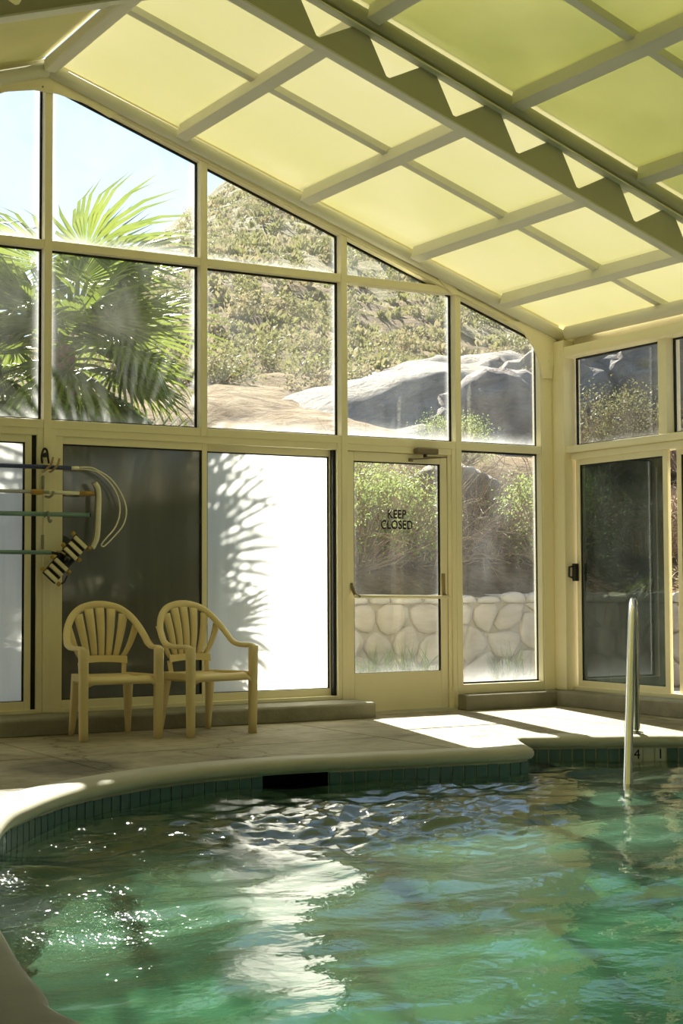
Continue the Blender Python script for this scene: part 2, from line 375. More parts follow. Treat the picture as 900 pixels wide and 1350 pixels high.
# ------------------------------------------------------------------ pool outline
OUT = [(-7.053,-7.028),(-7.03,-6.647),(-6.952,-6.162),(-6.78,-5.4),(-6.5,-4.55),(-6.206,-3.855),(-5.979,-3.521),(-5.764,-3.268),(-5.53,-3.05),
       (-5.184,-2.819),(-4.824,-2.661),(-4.467,-2.580),(-4.147,-2.565),(-3.821,-2.592),(-3.506,-2.645),(-3.176,-2.699),(-2.804,-2.75),(-2.56,-2.765),
       (-2.455,-2.72),(-2.39,-2.60),(-2.225,-2.29),(-2.165,-2.20),(-2.10,-2.185),(-2.0,-2.225),(-1.613,-2.421),(-1.125,-2.675),(-.86,-3.05),(-.75,-4),(-.75,-6),(-.9,-8),(-1.6,-9.6),(-3,-10.55),
       (-4.6,-10.4),(-5.9,-9.5),(-6.75,-8.3)]
OC = [Vector((p.x, p.y)) for p in catmull([(x, y, 0) for x, y in OUT], 7, True)]
NO = len(OC)
def onorm(i):
    t = OC[(i+1) % NO]-OC[i-1]; t.normalize(); return Vector((-t.y, t.x))      # runs clockwise: left side is the deck
area = sum(OC[i-1].x*OC[i].y-OC[i].x*OC[i-1].y for i in range(NO))
SGN = 1 if area < 0 else -1
def offs(d):
    """outline moved d towards the deck, cleaned of tight-corner crossings by smoothing"""
    pts = [OC[i]+onorm(i)*(d*SGN) for i in range(NO)]
    if d > .05:
        for _ in range(10): pts = [(pts[i-1]+pts[i]*2+pts[(i+1) % NO])/4 for i in range(NO)]
    return pts
def inside(p, poly):
    c = False; n = len(poly); x, y = p[0], p[1]; j = n-1
    for i in range(n):
        a, b = poly[i], poly[j]
        if (a[1] > y) != (b[1] > y) and x < (b[0]-a[0])*(y-a[1])/(b[1]-a[1])+a[0]: c = not c
        j = i
    return c

# ------------------------------------------------------------------ floor: slabs with recessed joints
floor = empty('floor'); tag(floor, 'weathered beige concrete pool deck laid in slabs', kind='structure')
CW = .24
hole = offs(CW)
def ring_fill(outer, hole, z):
    bm = bmesh.new()
    def loop(pts):
        vs = [bm.verts.new((p[0], p[1], z)) for p in pts]
        return [bm.edges.new((vs[i-1], vs[i])) for i in range(len(vs))]
    es = loop(outer)+loop(hole)
    bmesh.ops.triangle_fill(bm, use_beauty=True, use_dissolve=False, edges=es)
    return bm
RECT = [(LX,FY),(0,FY),(0,0),(LX,0)]
bm = ring_fill(RECT, hole, -.035); me = bpy.data.meshes.new('joint_bed'); bm.to_mesh(me); bm.free()
link('joint_bed', me, M['mortar'], floor)
xs = [LX, -7.4, -5.15, -2.86, -.93, 0]; ys = [FY, -11, -9, -6.9, -4.9, -2.95, -1.62, 0]
base = ring_fill(RECT, hole, 0)
for i in range(len(xs)-1):
    for j in range(len(ys)-1):
        b = base.copy(); g = .006
        for co, no in (((xs[i]+g,0,0),(-1,0,0)), ((xs[i+1]-g,0,0),(1,0,0)), ((0,ys[j]+g,0),(0,-1,0)), ((0,ys[j+1]-g,0),(0,1,0))):
            bmesh.ops.bisect_plane(b, geom=b.verts[:]+b.edges[:]+b.faces[:], plane_co=co, plane_no=no, clear_outer=True, clear_inner=False)
        if b.faces:
            r_ = bmesh.ops.extrude_face_region(b, geom=b.faces[:])
            bmesh.ops.translate(b, vec=(0,0,-.034), verts=[v for v in r_['geom'] if isinstance(v, bmesh.types.BMVert)])
            bmesh.ops.recalc_face_normals(b, faces=b.faces)
            me = bpy.data.meshes.new('slab'); b.to_mesh(me); link('slab', me, M['deck'], floor)
        b.free()
base.free()
# coping: bullnose swept round the pool
prof = [(CW-.004,-.034),(CW-.004,-.002),(CW-.012,.006),(.03,.010),(.0,.006),(-.022,-.006),(-.034,-.024),(-.034,-.044),(-.022,-.060),(.02,-.068),(CW-.004,-.068)]
mb = MB(); n = len(prof); rings = [offs(o) if o > .05 else [OC[i]+onorm(i)*(o*SGN) for i in range(NO)] for o, z in prof]
vs = [(rings[k][i].x, rings[k][i].y, prof[k][1]) for i in range(NO) for k in range(n)]
fs = [(i*n+k, i*n+(k+1) % n, ((i+1) % NO)*n+(k+1) % n, ((i+1) % NO)*n+k) for i in range(NO) for k in range(n)]
mb.add(vs, fs); cop = mb.build('pool_coping', M['coping'], None, smooth=True)
tag(cop, 'rounded pale concrete coping running round the edge of the pool', kind='structure')

# ------------------------------------------------------------------ pool shell
pool = empty('pool_wall'); tag(pool, 'plastered pool basin with a band of teal tiles at the waterline', kind='structure')
arc = [0]
for i in range(NO): arc.append(arc[-1]+(OC[(i+1) % NO]-OC[i]).length)
def at_arc(s):
    s %= arc[-1]; lo, hi = 0, NO
    while hi-lo > 1:
        mid = (lo+hi)//2
        if arc[mid] <= s: lo = mid
        else: hi = mid
    t = (s-arc[lo])/(arc[lo+1]-arc[lo]); p = OC[lo].lerp(OC[(lo+1) % NO], t)
    d = (OC[(lo+1) % NO]-OC[lo]).normalized(); return p, d, Vector((-d.y, d.x))*SGN
def near_arc(x, y): return arc[min(range(NO), key=lambda i: (OC[i]-Vector((x, y))).length)]
sk0, sk1 = near_arc(-4.235,-2.57), near_arc(-3.83,-2.59)
mb = MB(); WZ = [-.05, -.075, -.205, -2.4]; WO = .012
st = arc[-1]/420
ss = sorted(set([k*st for k in range(420)]+[sk0, sk1]))
P2 = [at_arc(s) for s in ss]; L = len(ss)
for i in range(L):
    a, b = P2[i], P2[(i+1) % L]
    for k in range(3):
        if k == 1 and sk0-1e-6 <= ss[i] < sk1-1e-6: continue
        pa, pb = a[0]+a[2]*WO, b[0]+b[2]*WO
        mb.add([(pa.x,pa.y,WZ[k]),(pb.x,pb.y,WZ[k]),(pb.x,pb.y,WZ[k+1]),(pa.x,pa.y,WZ[k+1])], [(0,1,2,3)])
basin = mb.build('basin_side', M['plaster'], pool)
# skimmer recess behind its mouth
pa, da, na = at_arc(sk0); pb, db, nb = at_arc(sk1)
q = [pa+na*WO, pb+nb*WO, pb+nb*.3, pa+na*.3]
mb = MB(); z0, z1 = -.205, -.075
mb.add([(q[0].x,q[0].y,z0),(q[1].x,q[1].y,z0),(q[2].x,q[2].y,z0),(q[3].x,q[3].y,z0),(q[0].x,q[0].y,z1),(q[1].x,q[1].y,z1),(q[2].x,q[2].y,z1),(q[3].x,q[3].y,z1)],
       [(0,1,2,3),(4,5,6,7),(1,2,6,5),(2,3,7,6),(3,0,4,7)])
mb.build('skimmer_mouth', M['dark'], pool)
# floor of the basin slopes down towards the camera
b = bmesh.new()
fv = []
c0 = Vector((-3.9,-6.3))
ringN = 16
def zbasin(p): return max(-2.2, -.74-.06*max(0, -3.2-p.y)-.42*max(0, -4.7-p.y+.25*(p.x+4)))
mb = MB(); vs = []
for k in range(ringN+1):
    t = k/ringN
    for p in P2:
        w = c0.lerp(p[0]+p[2]*WO, t); vs.append((w.x, w.y, zbasin(w)))
fs = [(k*L+i, k*L+(i+1) % L, (k+1)*L+(i+1) % L, (k+1)*L+i) for k in range(ringN) for i in range(L)]
mb.add(vs, fs); mb.build('basin_floor', M['plaster'], pool, smooth=True)
b.free()
# entry steps in the alcove on the right
mb = MB(); s0, s1 = near_arc(-2.16,-2.19), near_arc(-.80,-3.4)
for off_, z in ((.32,-.27),(.64,-.48)):
    A = [at_arc(s0+(s1-s0)*k/14) for k in range(15)]
    e0 = [p+n_*.01 for p, d, n_ in A]; e1 = [p-n_*off_ for p, d, n_ in A]
    for k in range(14):
        mb.add([(*e0[k],z),(*e0[k+1],z),(*e1[k+1],z),(*e1[k],z),(*e1[k],-1.2),(*e1[k+1],-1.2)], [(0,1,2,3),(3,2,5,4)])
    for k in (0, 14):
        mb.add([(*e0[k],z),(*e1[k],z),(*e1[k],-1.2),(*e0[k],-1.2)], [(0,1,2,3)])
mb.build('entry_step', M['plaster'], pool)
# waterline tiles, one by one
TW = .080
def tile_mesh(w, h=.122, d=.012):
    return MB().box(-w/2, w/2, -d, 0, -h/2, h/2).mesh('tile')
tme = tile_mesh(TW-.010); tme.materials.append(M['tile']); tml = tile_mesh(TW-.010); tml.materials.append(M['tile_light'])
gm = MB()
sA, sB = near_arc(-6.4,-4.3), near_arc(-.78,-3.5)
tile_spots = []; s = sk0-TW/2
while s > sA: tile_spots.append(s); s -= TW
s = sk1+TW/2
while s < sB: tile_spots.append(s); s += TW
tile_spots.sort()
dep4, dep1 = near_arc(-1.44,-2.51), near_arc(-1.29,-2.59)
def nearest(sv): return min(tile_spots, key=lambda a: abs(a-sv))
i4, i1 = nearest(dep4), nearest(dep1)
for s in tile_spots:
    p, d, n_ = at_arc(s); p = p+n_*WO
    o = bpy.data.objects.new('tile', tml if s in (i4, i1) or i4 < s < i1 else tme); COL.objects.link(o); o.parent = pool
    o.location = (p.x, p.y, -.14+random.uniform(-.0015,.0015)); o.rotation_euler = (0, 0, math.atan2(d.y, d.x)); 
    if s in (i4, i1):
        cu = bpy.data.curves.new('depth_number', 'FONT'); cu.body = '4' if s == i4 else '1'; cu.size = .095; cu.align_x = 'CENTER'; cu.extrude = .001
        t = bpy.data.objects.new('depth_number', cu); COL.objects.link(t); t.parent = pool; cu.materials.append(M['letter'])
        w = p-n_*.0135; t.location = (w.x, w.y, -.148); t.rotation_euler = (pi/2, 0, math.atan2(d.y, d.x))
A = [at_arc(sA+(sB-sA)*k/220) for k in range(221)]
for k in range(220):
    sm = sA+(sB-sA)*(k+.5)/220
    if sk0-.02 < sm < sk1+.02: continue
    a, b_ = A[k][0]+A[k][2]*(WO-.004), A[k+1][0]+A[k+1][2]*(WO-.004)
    gm.add([(*a,-.068),(*b_,-.068),(*b_,-.206),(*a,-.206)], [(0,1,2,3)])
gm.build('grout', M['grout'], pool)

# water surface
WZ0 = -.152
wav = [(random.uniform(0, 2*pi), random.uniform(2.2, 9.5)) for _ in range(14)]
def wh(x, y):
    h = 0
    for k, (a, fq) in enumerate(wav):
        h += sin((x*cos(a)+y*sin(a))*fq+k*1.7+noise.noise((x*.7, y*.7, k))*2.4)*.014/(fq**.75)
    h += noise.noise((x*1.6, y*3.0, 4.2))*.016 + noise.noise((x*3.6, y*6.5, 9.2))*.008
    j = 1.3*exp(-((x+4.45)**2/1.1+(y+3.85)**2/.6))+.6*exp(-((x+2.6)**2/1.0+(y+3.1)**2/.15))
    h += j*(noise.noise((x*6, y*8, 2.2))*.030+noise.noise((x*13, y*16, 7.7))*.017)
    return h
st = .03; x0, y0 = -7.2, -10.8; nx, ny = int(6.6/st), int(8.7/st)
lim = [OC[i]+onorm(i)*(.004*SGN) for i in range(NO)]
mb = MB(); idx = {}
ins = {}
rowx = {}
for j in range(ny):
    y = y0+j*st; xsn = []
    for i in range(NO):
        a, b_ = lim[i-1], lim[i]
        if (a.y > y) != (b_.y > y): xsn.append(a.x+(b_.x-a.x)*(y-a.y)/(b_.y-a.y))
    rowx[j] = sorted(xsn)
def isin(i, j):
    x = x0+i*st; return sum(1 for q_ in rowx[j] if q_ < x) % 2 == 1
vid = {}
def V_(i, j):
    k = (i, j)
    if k not in vid:
        x, y = x0+i*st, y0+j*st; vid[k] = len(mb.v); mb.v.append((x, y, WZ0+wh(x, y)))
    return vid[k]
for j in range(ny-1):
    for i in range(nx-1):
        if isin(i, j) or isin(i+1, j) or isin(i, j+1) or isin(i+1, j+1):
            mb.f.append((V_(i,j), V_(i+1,j), V_(i+1,j+1), V_(i,j+1)))
wo = mb.build('pool_water', M['water'], None, smooth=True); tag(wo, 'rippled green pool water filling the basin', kind='structure')

# ------------------------------------------------------------------ concrete curbs under the walls
cb = MB().prism([(-.30,0),(-.30,.105),(-.285,.12),(.12,.13),(.12,0)], LX, -2.075, axis='x').build('baseboard_back', M['curb'], None, bevel=.008)
tag(cb, 'low concrete curb under the glazed gable wall left of the door', kind='structure')
cb = MB().prism([(-.12,0),(-.12,.115),(-.11,.125),(.12,.13),(.12,0)], -1.095, .15, axis='x').build('trim_1', M['curb'], None, bevel=.008)
tag(cb, 'short concrete curb right of the glazed door', kind='structure')
cb = MB().prism([(-.17,0),(-.17,.115),(-.155,.13),(.15,.135),(.15,0)], FY, -.12, axis='y').build('baseboard_right', M['curb'], None, bevel=.008)
tag(cb, 'concrete curb under the right hand sliding doors', kind='structure')

# ------------------------------------------------------------------ back wall frame
wb = empty('wall_back'); tag(wb, 'almond painted aluminium framing of the glazed gable wall', kind='structure')
FR = M['frame']; PW = .057; D0, D1 = 0.0, .085
posts = {'P0': -4.598, 'P1': -3.369, 'P2': -2.139, 'P3': -1.04}
def post(xr, z0, z1, w=PW, y0=D0, y1=D1+.03): MB().box(xr-w, xr, y0, y1, z0, z1).build('post', FR, wb, bevel=.004)
left_posts = [2*RX-(x-PW) for x in (-3.369, -2.139, -1.04)]
post(-4.598, .13, zg(-4.6)+.16)
post(-3.369, 2.15, zg(-3.4)+.1)
post(-2.139, .02, zg(-2.2)+.1)
post(-1.04, .02, zg(-1.1)+.1)
for x in left_posts: post(x, .13, zg(x)+.1)
for x0_, x1_ in ((-9.2, -8.25),):
    pass
# mid rail and header
def rail(name, x0_, x1_, z0_, z1_, y0=.004, y1=D1+.03): MB().box(x0_, x1_, y0, y1, z0_, z1_).build(name, FR, wb, bevel=.004)
edges_x = sorted(left_posts)+[-4.598, -3.369, -2.139, -1.04]
ZM0, ZM1, ZH0, ZH1 = 3.446, 3.506, 2.150, 2.212
bays = []
prev = LX+.1
for x in edges_x:
    bays.append((prev, x-PW)); prev = x
bays.append((prev, -.1986))
for a, b_ in bays:
    if min(zg(a), zg(b_)) > ZM1+.05 or max(zg(a), zg(b_)) > ZM1+.1:
        a2, b2 = a, b_
        if zg(b_) < ZM1+.02: b2 = RX+(4.268-ZM0)/.345-(RX+3.487)
        if zg(a) < ZM1+.02: a2 = 2*RX-(RX+(4.268-ZM0)/.345-(RX+3.487))
        b2 = min(b2, b_); a2 = max(a2, a)
        rail('rail', a2-.001, b2+.001, ZM0, ZM1)
    rail('header_rail', a-.001, b_+.001, ZH0, ZH1)
# sloping head of the gable: flat cream fascia, then rounded tube, for both slopes
def sx(x): return x if x >= RX else x
for sgn in (1, -1):
    xe = 0.0 if sgn > 0 else LX
    def zz(x, o): return 4.80-SL*abs(x-RX)-o
    p = [(RX, zg(RX)), (xe, zg(xe)), (xe, zz(xe,-.028)), (RX, zz(RX,-.028))]
    MB().prism([(x, z) for x, z in p], .0, D1+.03).build('rafter', FR, wb, bevel=.003)
    MB().tube([(RX, -.03, zz(RX,.065)), (xe, -.03, zz(xe,.065))], .052, 14).build('rafter_tube', M['frame_dark'], wb, smooth=True)
    MB().prism([(RX, zg(RX)+.006), (xe, zg(xe)+.006), (xe, zg(xe)+.045), (RX, zg(RX)+.045)], -.012, .0).build('glazing_bead', FR, wb, bevel=.003)
# apex gusset with bolts
ap = [(RX-.42,4.475),(RX-.30,4.53),(RX-.1,4.573),(RX+.08,4.573),(RX+.3,4.535),(RX+.48,4.46),(RX+.55,4.505),(RX+.3,4.62),(RX,4.735),(RX-.3,4.63),(RX-.50,4.54)]
g = MB().prism(ap, -.022, -.004).build('gusset', FR, wb, bevel=.002)
for dx, dz in ((-.16,.07),(-.08,.075),(.0,.085),(.08,.07),(-.2,-.02),(-.1,-.03),(.0,-.02),(.08,-.03),(.16,-.03),(.17,.03),(.22,-.03)):
    MB().tube([(RX-.04+dx,-.021,4.62+dz*.8),(RX-.04+dx,-.027,4.62+dz*.8)], .007, 8).build('bolt', M['bronze'] if dx in (.0,) else FR, g)
# corner haunch gusset and corner column
hp = [(-.62,3.255),(-.50,3.235),(-.39,3.17),(-.29,3.06),(-.235,2.93),(-.2,2.80),(-.10,2.80),(-.05,3.16),(-.05,3.20),(-.3,3.285)]
g = MB().prism(hp, -.024, -.004).build('gusset', FR, wb, bevel=.002)
for q_ in ((-.13,3.17),(-.12,3.02),(-.13,2.95),(-.12,2.88)):
    MB().tube([(q_[0],-.022,q_[1]),(q_[0],-.028,q_[1])], .008, 8).build('bolt', FR, g)
hp = [(-1.09,3.44),(-1.13,3.44),(-1.16,3.46),(-1.24,3.52),(-1.30,3.58),(-1.22,3.56),(-1.09,3.52)]
MB().prism(hp, -.02, -.002).build('gusset', FR, wb, bevel=.002)
MB().box(-.1986+.005, .12, -.0, .14, .125, 3.2).build('corner_column', FR, wb, bevel=.004)
MB().box(-.085, .10, -.155, .0, .13, 3.12).build('corner_column', FR, wb, bevel=.006)
MB().box(-.21, -.1986+.006, .004, .115, .19, 3.06).build('jamb', FR, wb, bevel=.002)
# lower framing: jambs and sub-headers over the sliding panels
MB().box(-4.70, -4.655, .008, .12, .13, 2.152).build('jamb', FR, wb, bevel=.004)
MB().box(-4.600, -4.56, .006, .12, .13, 2.152).build('jamb', FR, wb, bevel=.004)
MB().box(-4.562, -4.512, .014, .12, .13, 2.10).build('jamb', FR, wb, bevel=.004)
MB().box(-2.235, -2.194, .006, .12, .13, 2.152).build('jamb', FR, wb, bevel=.004)
MB().box(-1.168, -1.135, .02, .12, .0, 2.152).build('jamb', FR, wb, bevel=.004)
MB().box(-1.137, -1.096, .006, .12, .0, 2.152).build('jamb', FR, wb, bevel=.004)
MB().box(-4.57, -2.23, .010, .12, 2.098, 2.152).build('sub_header', FR, wb, bevel=.004)
MB().box(-7.0, -4.69, .010, .12, 2.098, 2.152).build('sub_header', FR, wb, bevel=.004)
MB().box(-2.14, -1.13, .012, .12, 2.098, 2.152).build('sub_header', FR, wb, bevel=.004)
MB().box(-4.57, -2.23, .010, .12, .128, .158).build('sill_track', FR, wb, bevel=.003)
MB().box(-7.0, -4.65, .010, .12, .128, .158).build('sill_track', FR, wb, bevel=.003)
MB().box(-9.2, -7.0, .010, .12, .128, .2).build('sill_track', FR, wb, bevel=.003)

# ------------------------------------------------------------------ windows of the gable
wcount = [0]
def win(poly, label, mat=M['glass'], y=GY, bars=True, gw=.014, axis='y', x=None):
    wcount[0] += 1
    w = empty('window_%d' % wcount[0]); tag(w, label, kind='structure')
    MB().prism(poly, y-.003, y+.003, axis=axis).build('pane', mat, w)
    # black gasket all round, as a thin frame standing in front of the pane
    n = len(poly); cx = sum(p[0] for p in poly)/n; cz = sum(p[1] for p in poly)/n
    inn = []
    for i in range(n):
        a, b_, c = Vector(poly[i-1]), Vector(poly[i]), Vector(poly[(i+1) % n])
        d1 = (b_-a).normalized(); d2 = (c-b_).normalized()
        n1 = Vector((-d1.y, d1.x)); n2 = Vector((-d2.y, d2.x))
        if n1.dot(Vector((cx, cz))-b_) < 0: n1 = -n1
        if n2.dot(Vector((cx, cz))-b_) < 0: n2 = -n2
        m_ = (n1+n2); m_ = m_/max(.2, m_.dot(n1)) if m_.length > 1e-6 else n1
        inn.append(b_+m_*gw)
    mb = MB()
    for i in range(n):
        j = (i+1) % n
        P = [poly[i], poly[j], tuple(inn[j]), tuple(inn[i])]
        mb.prism(P, y-.022, y-.004, axis=axis)
    mb.build('gasket', M['gasket'], w)
    return w
nm = ['far left', 'left', 'second from left', 'third', 'fourth', 'fifth', 'sixth', 'seventh', 'rightmost']
for k, (a, b_) in enumerate(bays):
    if a < -9 or b_ < -8: continue
    za, zb = zg(a), zg(b_)
    where = {2: 'far left beyond the palm', 3: 'left of the ridge post', 4: 'right of the ridge post, with palm fronds', 5: 'centre, with the hillside', 6: 'above the door', 7: 'beside the corner column'}.get(k, 'at far left')
    if k == len(bays)-1:
        win([(a,ZH1),(b_,ZH1),(b_,zb),(a,za)], 'tall clear pane with sloping top beside the corner column', M['glass'])
        win([(a,.205),(b_,.205),(b_,ZH0),(a,ZH0)], 'clear lower pane right of the door showing the stone wall', M['glass'])
        MB().box(a-.001, b_+.01, .004, .12, .128, .205).build('sill', FR, wb, bevel=.004)
        continue
    if min(za, zb) > 2.6:
        top = min(ZM0, za, zb)
        if min(za, zb) < ZM0: win([(a,ZH1),(b_,ZH1),(b_,zb),(a,za)], 'clear upper pane %s' % where)
        else: win([(a,ZH1),(b_,ZH1),(b_,ZM0),(a,ZM0)], 'clear upper pane below the middle rail %s' % where)
        if max(za, zb) > ZM1+.1:
            P = [(a,ZM1)]
            xt = RX+(4.268-ZM1)/.345-(RX+3.487)
            if zb >= ZM1: P += [(b_,ZM1),(b_,zb)]
            else: P += [(xt,ZM1)]
            if za >= ZM1: P += [(a,za)]
            else: P[0] = (2*RX-xt, ZM1)
            win(P, 'clear gable pane under the sloping roof edge %s' % where)
# ------------------------------------------------------------------ sliding panels (lower left)
def slider(n, x0_, x1_, z0_, z1_, y, mat, label, l=.05, r_=.05, t=.055, b_=.06, axis='y', d=.035, gask=True):
    w = empty('window_%d' % n); tag(w, label, kind='structure')
    def pr(name, a0, a1, c0, c1):
        P = [(a0,c0),(a1,c0),(a1,c1),(a0,c1)]
        MB().prism(P, y, y+d, axis=axis).build(name, FR, w, bevel=.003)
    pr('stile', x0_, x0_+l, z0_, z1_); pr('stile', x1_-r_, x1_, z0_, z1_)
    pr('sash_rail', x0_+l, x1_-r_, z1_-t, z1_); pr('sash_rail', x0_+l, x1_-r_, z0_, z0_+b_)
    P = [(x0_+l,z0_+b_),(x1_-r_,z0_+b_),(x1_-r_,z1_-t),(x0_+l,z1_-t)]
    MB().prism(P, y+d*.5, y+d*.5+.006, axis=axis).build('pane', mat, w)
    if gask:
        a0, a1, c0, c1 = x0_+l, x1_-r_, z0_+b_, z1_-t; g = .01
        mb = MB()
        for q_ in ((a0,a0+g*.6,c0,c1),(a1-g*1.3,a1,c0,c1),(a0,a1,c1-g,c1),(a0,a1,c0,c0+g*.5)):
            mb.prism([(q_[0],q_[2]),(q_[1],q_[2]),(q_[1],q_[3]),(q_[0],q_[3])], y+d*.2, y+d*.48, axis=axis)
        mb.build('gasket', M['gasket'], w)
    return w
slider(20, -4.515, -3.362, .156, 2.10, .022, M['frost_dark'], 'dark screened sliding panel behind the plastic chairs', l=.012, r_=.042)
slider(21, -3.352, -2.262, .156, 2.10, .068, M['frost'], 'bright frosted sliding panel left of the door', l=.012, r_=.012)
slider(22, -5.86, -4.735, .156, 2.10, .022, M['frost'], 'frosted sliding panel behind the pole rack at far left', l=.05, r_=.048)
slider(23, -7.0, -5.88, .156, 2.10, .06, M['frost'], 'frosted fixed panel beyond the left frame edge')
MB().box(-4.736,-4.699,.03,.12,.158,2.10).build('shadow_gap', M['gasket'], wb)
MB().box(-2.262,-2.234,.03,.12,.158,2.10).build('shadow_gap', M['gasket'], wb)
slider(24, -8.3, -7.02, .2, 2.15, .03, M['frost'], 'frosted panel near the left corner of the gable wall')

# ------------------------------------------------------------------ glazed door
door = empty('door_1', (-2.128, .05, .02)); tag(door, 'almond glazed door with a push bar and the words keep closed', kind='structure')
def dp(name, x0_, x1_, z0_, z1_, y0=.03, y1=.075, mat=FR, bevel=.004):
    return MB().box(x0_+2.128, x1_+2.128, y0-.05, y1-.05, z0_-.02, z1_-.02).build(name, mat, door, bevel=bevel)
DL, DR = -2.128, -1.172; gx0, gx1, gz0, gz1 = -2.068, -1.238, .325, 2.02
dp('stile', DL, gx0, .02, 2.095); dp('stile', gx1, DR, .02, 2.095)
dp('top_rail', gx0, gx1, gz1, 2.095); dp('kick_panel', gx0, gx1, .02, gz0)
pn = dp('pane', gx0, gx1, gz0, gz1, .052, .058, M['glass_door'], 0)
mb = MB()
for q_ in ((gx0,gx0+.008,gz0,gz1),(gx1-.014,gx1,gz0,gz1),(gx0,gx1,gz1-.010,gz1),(gx0,gx1,gz0,gz0+.004)):
    mb.box(q_[0]+2.128, q_[1]+2.128, -.012, .001, q_[2]-.02, q_[3]-.02)
mb.build('gasket', M['gasket'], door)
pb = MB().tube([(.03,-.075,.918),(.93,-.075,.905)], .014, 12).build('push_bar', M['frame'], door, smooth=True)
MB().tube([(.035,-.018,1.02),(.035,-.03,.98),(.04,-.065,.93),(.075,-.085,.913)], [.012,.014,.014,.011], 10).build('bracket', M['bronze'], pb, smooth=True)
MB().box(.895,.925,-.035,-.018,.90,1.10).build('bracket', M['hook'], pb, bevel=.004)
MB().tube([(.91,-.02,.935),(.915,-.06,.915),(.93,-.078,.905)], .013, 10).build('bracket', M['bronze'], pb, smooth=True)
# closer
dc = MB().box(-1.525+2.128,-1.31+2.128,-.115,-.05,2.072,2.12).build('closer_body', M['bronze'], door, bevel=.012, seg=3)
MB().tube([(-1.425+2.128,-.08,2.07),(-1.425+2.128,-.08,2.045)], .016, 10).build('closer_arm', M['black'], dc)
MB().tube([(-1.425+2.128,-.08,2.05),(-1.23+2.128,-.11,2.052)], .006, 8).build('closer_arm', M['bronze'], dc)
MB().tube([(-1.23+2.128,-.11,2.052),(-1.53+2.128,-.03,2.03)], .005, 8).build('closer_arm', M['bronze'], dc)
MB().box(-1.55+2.128,-1.51+2.128,-.035,-.018,2.012,2.038).build('closer_arm', M['bronze'], dc, bevel=.004)
for body, z in (('KEEP', 1.548), ('CLOSED', 1.462)):
    cu = bpy.data.curves.new('lettering', 'FONT'); cu.body = body; cu.size = .098; cu.align_x = 'CENTER'; cu.extrude = .0008; cu.offset = .0022; cu.space_character = 1.08
    t = bpy.data.objects.new('lettering', cu); COL.objects.link(t); t.parent = door; cu.materials.append(M['letter'])
    t.location = (-1.652+2.128, -.0005, z); t.rotation_euler = (pi/2, 0, 0); t.scale = (.80, 1.0, 1)
# threshold
MB().box(-2.13,-1.10,-.0,.12,0,.02).build('threshold', M['frame_dark'], wb)

# ------------------------------------------------------------------ right wall
wr = empty('wall_right'); tag(wr, 'almond aluminium framing of the right hand wall', kind='structure')
def rb(name, y0_, y1_, z0_, z1_, x0_=0.0, x1_=.12, mat=FR, bevel=.004): return MB().box(x0_, x1_, y0_, y1_, z0_, z1_).build(name, mat, wr, bevel=bevel)
rb('eave_fascia', FY, -.02, 3.05, 3.232, .03, .12)
MB().tube([(-.03,-.16,3.185),(-.03,FY,3.185)], .058, 16).build('eave_tube', M['frame_dark'], wr, smooth=True)
MB().prism([(-.085,2.975),(-.075,3.06),(.03,3.065),(.05,2.965),(-.07,2.965)], FY, -.15, axis='y').build('window_head', FR, wr, bevel=.006)
MB().prism([(-.065,2.15),(-.065,2.205),(-.01,2.212),(.12,2.212),(.12,2.14)], FY, -.15, axis='y').build('header_rail', FR, wr, bevel=.004)
rb('sub_header', FY, -.155, 2.09, 2.145, -.02, .12)
rb('sill_track', FY, -.155, .13, .165, -.01, .12)
k = 0; y = -.155
step = 1.235
lbl = ['transom pane beside the corner with rocks and twigs', 'second transom pane along the right wall']
while y > FY+1:
    y1_ = y-step
    rb('post', y1_, y1_+.10, 2.205, 2.975, -.045, .10)
    w = win([(y1_+.10,2.21),(y-.03 if k == 0 else y,2.21),(y-.03 if k == 0 else y,2.965),(y1_+.10,2.965)], lbl[k] if k < 2 else 'transom pane farther along the right wall', M['glass_side'], y=.05, axis='x')
    slider(40+k, y1_+.07, (y-.035 if k == 0 else y+.01), .16, 2.092, .012 if k % 2 == 0 else .055, M['glass_tint'],
           ['tinted sliding door beside the corner column with a black latch', 'tinted sliding door at the right end of the view'][k] if k < 2 else 'tinted sliding door farther along the right wall',
           l=.055, r_=.05, t=.05, b_=.055, axis='x')
    k += 1; y = y1_
# black latch on the first sliding door
lt = empty('door_latch', (-.005,-.2,1.13)); tag(lt, 'black latch handle on the tinted sliding door by the corner', 'latch')
MB().box(-.03,.012,-.022,.022,-.075,.075).build('handle_plate', M['black'], lt, bevel=.006)
MB().tube([(-.03,.0,.05),(-.05,.03,.045),(-.05,.035,-.035),(-.03,.0,-.05)], .009, 8).build('lever', M['black'], lt, smooth=True)

# ------------------------------------------------------------------ other walls (behind and left of the camera)
wl_ = empty('wall_left'); tag(wl_, 'framed glazed left wall', kind='structure')
def lbx(name, x0_, x1_, y0_, y1_, z0_, z1_, mat, par): return MB().box(x0_, x1_, y0_, y1_, z0_, z1_).build(name, mat, par)
lbx('curb', LX-.12, LX+.15, FY, 0, 0, .13, M['curb'], wl_)
lbx('header_rail', LX-.1, LX+.02, FY, 0, 2.1, 2.25, FR, wl_); lbx('eave_beam', LX-.1, LX+.02, FY, 0, 2.96, 3.26, FR, wl_)
y = 0
while y > FY+.5:
    lbx('post', LX-.1, LX+.02, y-.06, y, .13, 3.0, FR, wl_)
    lbx('pane', LX-.045, LX-.039, max(y-1.24, FY), y-.06, .13, 2.1, M['frost_dark'], wl_)
    lbx('pane', LX-.045, LX-.039, max(y-1.24, FY), y-.06, 2.25, 2.96, M['frost_dark'], wl_)  # unseen transoms darkened to cut the fill light
    y -= 1.24
wf = empty('wall_front'); tag(wf, 'solid gable wall behind the viewpoint', kind='structure')
